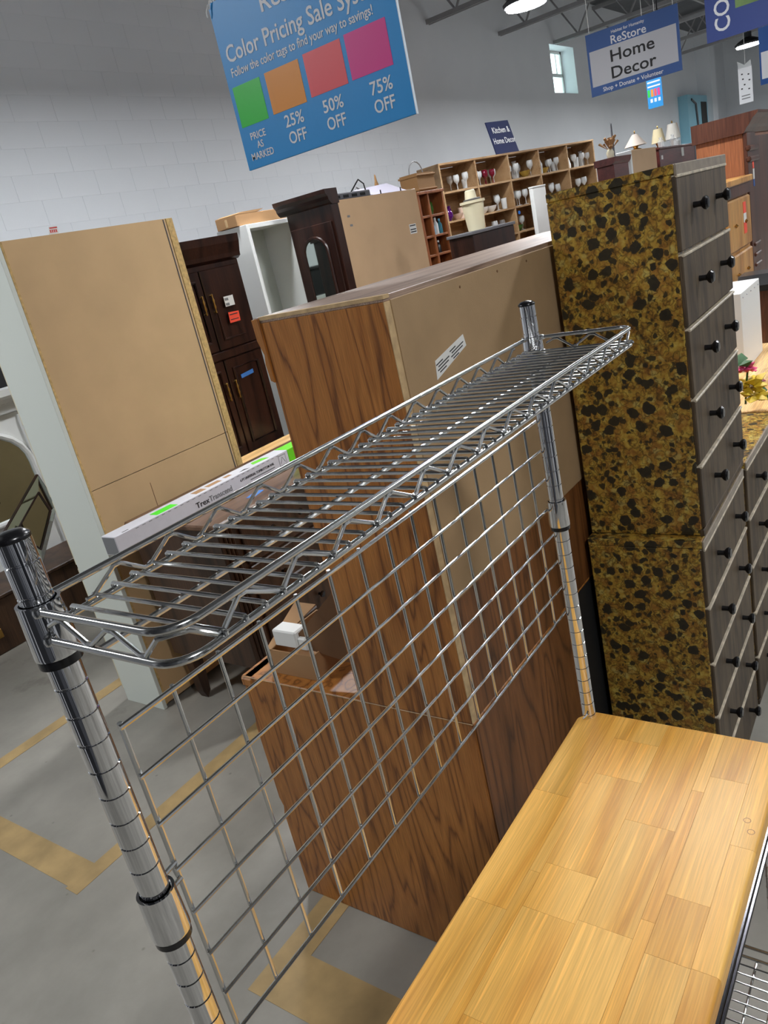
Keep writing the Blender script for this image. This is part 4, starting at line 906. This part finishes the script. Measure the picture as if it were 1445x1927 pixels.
MB().prism(ins(.60), 'y', -.016, .0).build('glass', 'mirror', mm)
for k_ in range(4):
    a, b_ = i_[k_], i_[(k_+1) % 4]; MB().tube([(a[0], -.022, a[1]), (b_[0], -.022, b_[1])], .006, 6).build('bead', 'mahogany', mm)
mt = thing('mantel_mirror', 'white mantel piece with arched mirror and dentil cornice at the left edge', 'mantel', (1.55, 4.56, 0))
BB(0, 1.0, .03, .10, .0, 1.30, .003).build('panel', 'white_paint', mt)
MB().prism([(.03, 1.30), (.0, 1.31), (-.01, 1.36), (-.04, 1.40), (-.07, 1.42), (-.075, 1.465), (.11, 1.465), (.11, 1.30)], 'x', -.04, 1.02).build('cornice', 'white_paint', mt)
for i in range(26): B(.0+i*.038, .022+i*.038, -.02, .0, 1.365, 1.392).build('dentil', 'white_paint', mt)
for x in (.03, .93):
    BB(x, x+.07, .0, .03, .0, 1.28, .004).build('pilaster', 'white_paint', mt)
    for i in range(3): B(x+.012+i*.018, x+.022+i*.018, -.006, .0, .1, 1.2).build('reed', 'white_paint', mt)
ap = [(.20, .62)]+[(.50-.30*math.cos(a*math.pi/12), .95+.26*math.sin(a*math.pi/12)) for a in range(13)]+[(.80, .62)]
ap = [(x+.12, z) for x, z in ap]
MB().prism(ap, 'y', .022, .03).build('mirror_glass', 'mirror', mt)
MB().tube([(x, .018, z) for x, z in ap], .022, 8, closed=True).build('arch_moulding', 'white_paint', mt, True)
bh = thing('black_cabinet', 'black cabinet back behind the white mantel', 'cabinet', (1.3, 4.80, 0))
BB(0, 1.6, 0, .4, 0, 1.72, .004).build('body', 'black_matte', bh); BB(-.02, 1.62, -.02, .42, 1.72, 1.745, .004).build('top', 'black_matte', bh)

# ------------------------------------------------------------------ hanging signs
def rx(y0, y1, z0, z1, t0, t1): return B(t0, t1, min(y0, y1), max(y0, y1), z0, z1)
SX = 2.4
s1 = thing('pricing_sign', 'large hanging blue colour pricing sale sign with four coloured squares', 'sign', (SX, 0, 0))
BB(0, .012, 1.032, 1.884, 2.225, 2.845, .001).build('panel', 'sign_blue', s1)
B(-.0004, .0124, 1.0305, 1.033, 2.224, 2.846).build('edge', 'sign_edge', s1)
RT, UP = (0, -1, 0), (0, 0, 1)
for (ya, yb, za, zb2, m) in [(1.863, 1.710, 2.386, 2.537, 'tag_green'), (1.681, 1.502, 2.390, 2.540, 'tag_orange'), (1.476, 1.294, 2.397, 2.546, 'tag_red'), (1.274, 1.088, 2.400, 2.550, 'tag_pink')]:
    rx(ya, yb, za, zb2, -.001, 0).build('colour_square', m, s1)
text('lettering', 'ReStore', .085, (-.0012, 1.62, 2.735), RT, UP, 'sign_white', s1, .32)
text('lettering', 'Color Pricing Sale System', .085, (-.0012, 1.850, 2.625), RT, UP, 'sign_white', s1, .79)
text('lettering', 'Follow the color tags to find your way to savings!', .045, (-.0012, 1.846, 2.572), RT, UP, 'sign_white', s1, .715)
text('lettering', 'PRICE', .038, (-.0012, 1.787, 2.332), RT, UP, 'sign_white', s1, .085, 'CENTER')
text('lettering', 'AS', .038, (-.0012, 1.787, 2.296), RT, UP, 'sign_white', s1, .035, 'CENTER')
text('lettering', 'MARKED', .038, (-.0012, 1.787, 2.257), RT, UP, 'sign_white', s1, .125, 'CENTER')
for yc, pct in ((1.583, '25%'), (1.383, '50%'), (1.155, '75%')):
    text('lettering', pct, .062, (-.0012, yc, 2.330), RT, UP, 'sign_white', s1, .098, 'CENTER')
    text('lettering', 'OFF', .062, (-.0012, yc, 2.268), RT, UP, 'sign_white', s1, .092, 'CENTER')
for y in (1.06, 1.862):
    MB().tube([(.006, y, 2.83), (.0, y, 2.86), (.004, y, 3.4), (.006, y, 5.60)], .0018, 6).build('hanging_cord', 'rope', s1)
    MB().tube([(-.006, y+.012, 2.825), (-.008, y, 2.85), (.006, y-.004, 2.862), (.018, y, 2.85), (.014, y+.01, 2.825)], .0035, 6).tube([(-.01, y+.01, 2.84), (-.016, y+.022, 2.815), (-.012, y+.026, 2.80)], .003, 6).build('tie', 'rope', s1, True)
s1.location = (1.70, -.1414, .4832); s1.scale = (.7357,)*3
s2 = thing('home_decor_sign', 'hanging blue and white HOME DECOR sign', 'sign', (7.0, 0, 0))
B(0, .012, 1.264, 2.014, 2.585, 3.058).build('panel', 'sign_navy', s2)
B(-.001, 0, 1.285, 1.995, 2.656, 2.925).build('white_field', 'sign_grey', s2)
text('lettering', 'Home', .125, (-.0018, 1.64, 2.805), RT, UP, 'ink', s2, .36, 'CENTER')
text('lettering', 'Decor', .125, (-.0018, 1.64, 2.68), RT, UP, 'ink', s2, .37, 'CENTER')
text('lettering', 'ReStore', .085, (-.0014, 1.66, 2.935), RT, UP, 'sign_white', s2, .29, 'CENTER')
text('lettering', 'Habitat for Humanity', .032, (-.0014, 1.66, 3.01), RT, UP, 'sign_white', s2, .27, 'CENTER')
text('lettering', 'Shop + Donate + Volunteer', .045, (-.0014, 1.66, 2.605), RT, UP, 'sign_white', s2, .50, 'CENTER')
for y in (1.30, 1.98): MB().tube([(.006, y, 3.05), (.006, y, 4.6)], .002, 6).build('hanging_cord', 'rope', s2)
s3 = thing('blue_banner', 'large hanging blue banner with upright white letters at the top right', 'sign', (6.5, 0, 0))
B(0, .012, -.6, .955, 2.65, 3.75).build('panel', 'sign_navy2', s3)
B(-.001, 0, -.5, .755, 2.815, 3.6).build('picture_field', 'sign_grass', s3)
text('lettering', 'CO', .145, (-.0016, .795, 2.700), (0, 0, 1), (0, 1, 0), 'sign_white', s3, .20)
for y in (-.5, .9): MB().tube([(.006, y, 3.74), (.006, y, 4.6)], .002, 6).build('hanging_cord', 'rope', s3)
s4 = thing('right_sign', 'blue and white sign cut by the right edge of the picture', 'sign', (9.0, 0, 0))
B(0, .012, .2, 1.045, 2.45, 2.95).build('panel', 'sign_navy', s4); B(-.001, 0, .22, 1.03, 2.50, 2.735).build('white_field', 'sign_white', s4)
for y in (.3, 1.0): MB().tube([(.006, y, 2.94), (.006, y, 4.6)], .002, 6).build('hanging_cord', 'rope', s4)
s5 = thing('white_banner', 'narrow white hanging banner with dark marks', 'banner', (14.0, 0, 0))
B(0, .01, 2.01, 2.205, 2.60, 3.10).build('sheet', 'sign_white', s5)
MB().prism([(2.02, 3.09), (2.195, 3.09), (2.21, 3.20), (2.11, 3.13), (2.02, 3.18)], 'x', -.003, .008).build('folded_top', 'glass_clear', s5)
for i, (y, z) in enumerate([(2.15, 3.0), (2.06, 2.98), (2.14, 2.93), (2.05, 2.90), (2.12, 2.85), (2.16, 2.80), (2.06, 2.78)]): B(-.002, 0, y-.012, y+.012, z, z+.018).build('mark', 'ink', s5)
for z in (2.70, 2.66): B(-.002, 0, 2.05, 2.17, z, z+.014).build('mark', 'grey_ink', s5)
MB().tube([(.005, 2.1, 3.1), (.005, 2.1, 4.6)], .003, 6).build('hanging_cord', 'rope', s5)
s6 = thing('small_pricing_sign', 'small distant blue pricing sign below the home decor sign', 'sign', (9.0, 0, 0))
B(0, .01, 1.975, 2.13, 2.52, 2.85).build('panel', 'sign_blue', s6)
for i, m in enumerate(('tag_green', 'tag_orange', 'tag_red', 'tag_pink')): B(-.001, 0, 2.10-i*.034, 2.125-i*.034, 2.63, 2.70).build('colour_square', m, s6)
for z in (2.76, 2.72): B(-.001, 0, 1.99, 2.12, z, z+.014).build('print_line', 'sign_edge', s6)
for y in (2.01, 2.05, 2.09): B(-.001, 0, y-.012, y+.012, 2.575, 2.61).build('print_line', 'sign_edge', s6)
for y in (1.99, 2.115): MB().tube([(.005, y, 2.84), (.005, y, 4.6)], .002, 6).build('hanging_cord', 'rope', s6)
# tree outside the window
tr = thing('tree', 'green tree outside the small high window', 'tree', (15.6, 10.0, -1.0))
MB().tube([(0, 0, 0), (.1, 0, 2.5), (0, 0, 4.2)], [.2, .15, .08], 8).build('trunk', 'walnut', tr, True)
rnd = random.Random(5); fo_ = MB()
for i in range(900):
    c = Vector((rnd.gauss(0, 1.3), rnd.gauss(0, .8), 5.4+rnd.gauss(0, 1.0))); a = Vector((rnd.uniform(-1, 1), rnd.uniform(-1, 1), rnd.uniform(-1, 1))).normalized(); b_ = a.orthogonal().normalized(); s = .16
    fo_.add([c-a*s, c+b_*s*.6, c+a*s, c-b_*s*.6], [(0, 1, 2, 3)])
fo_.build('crown', 'foliage', tr)
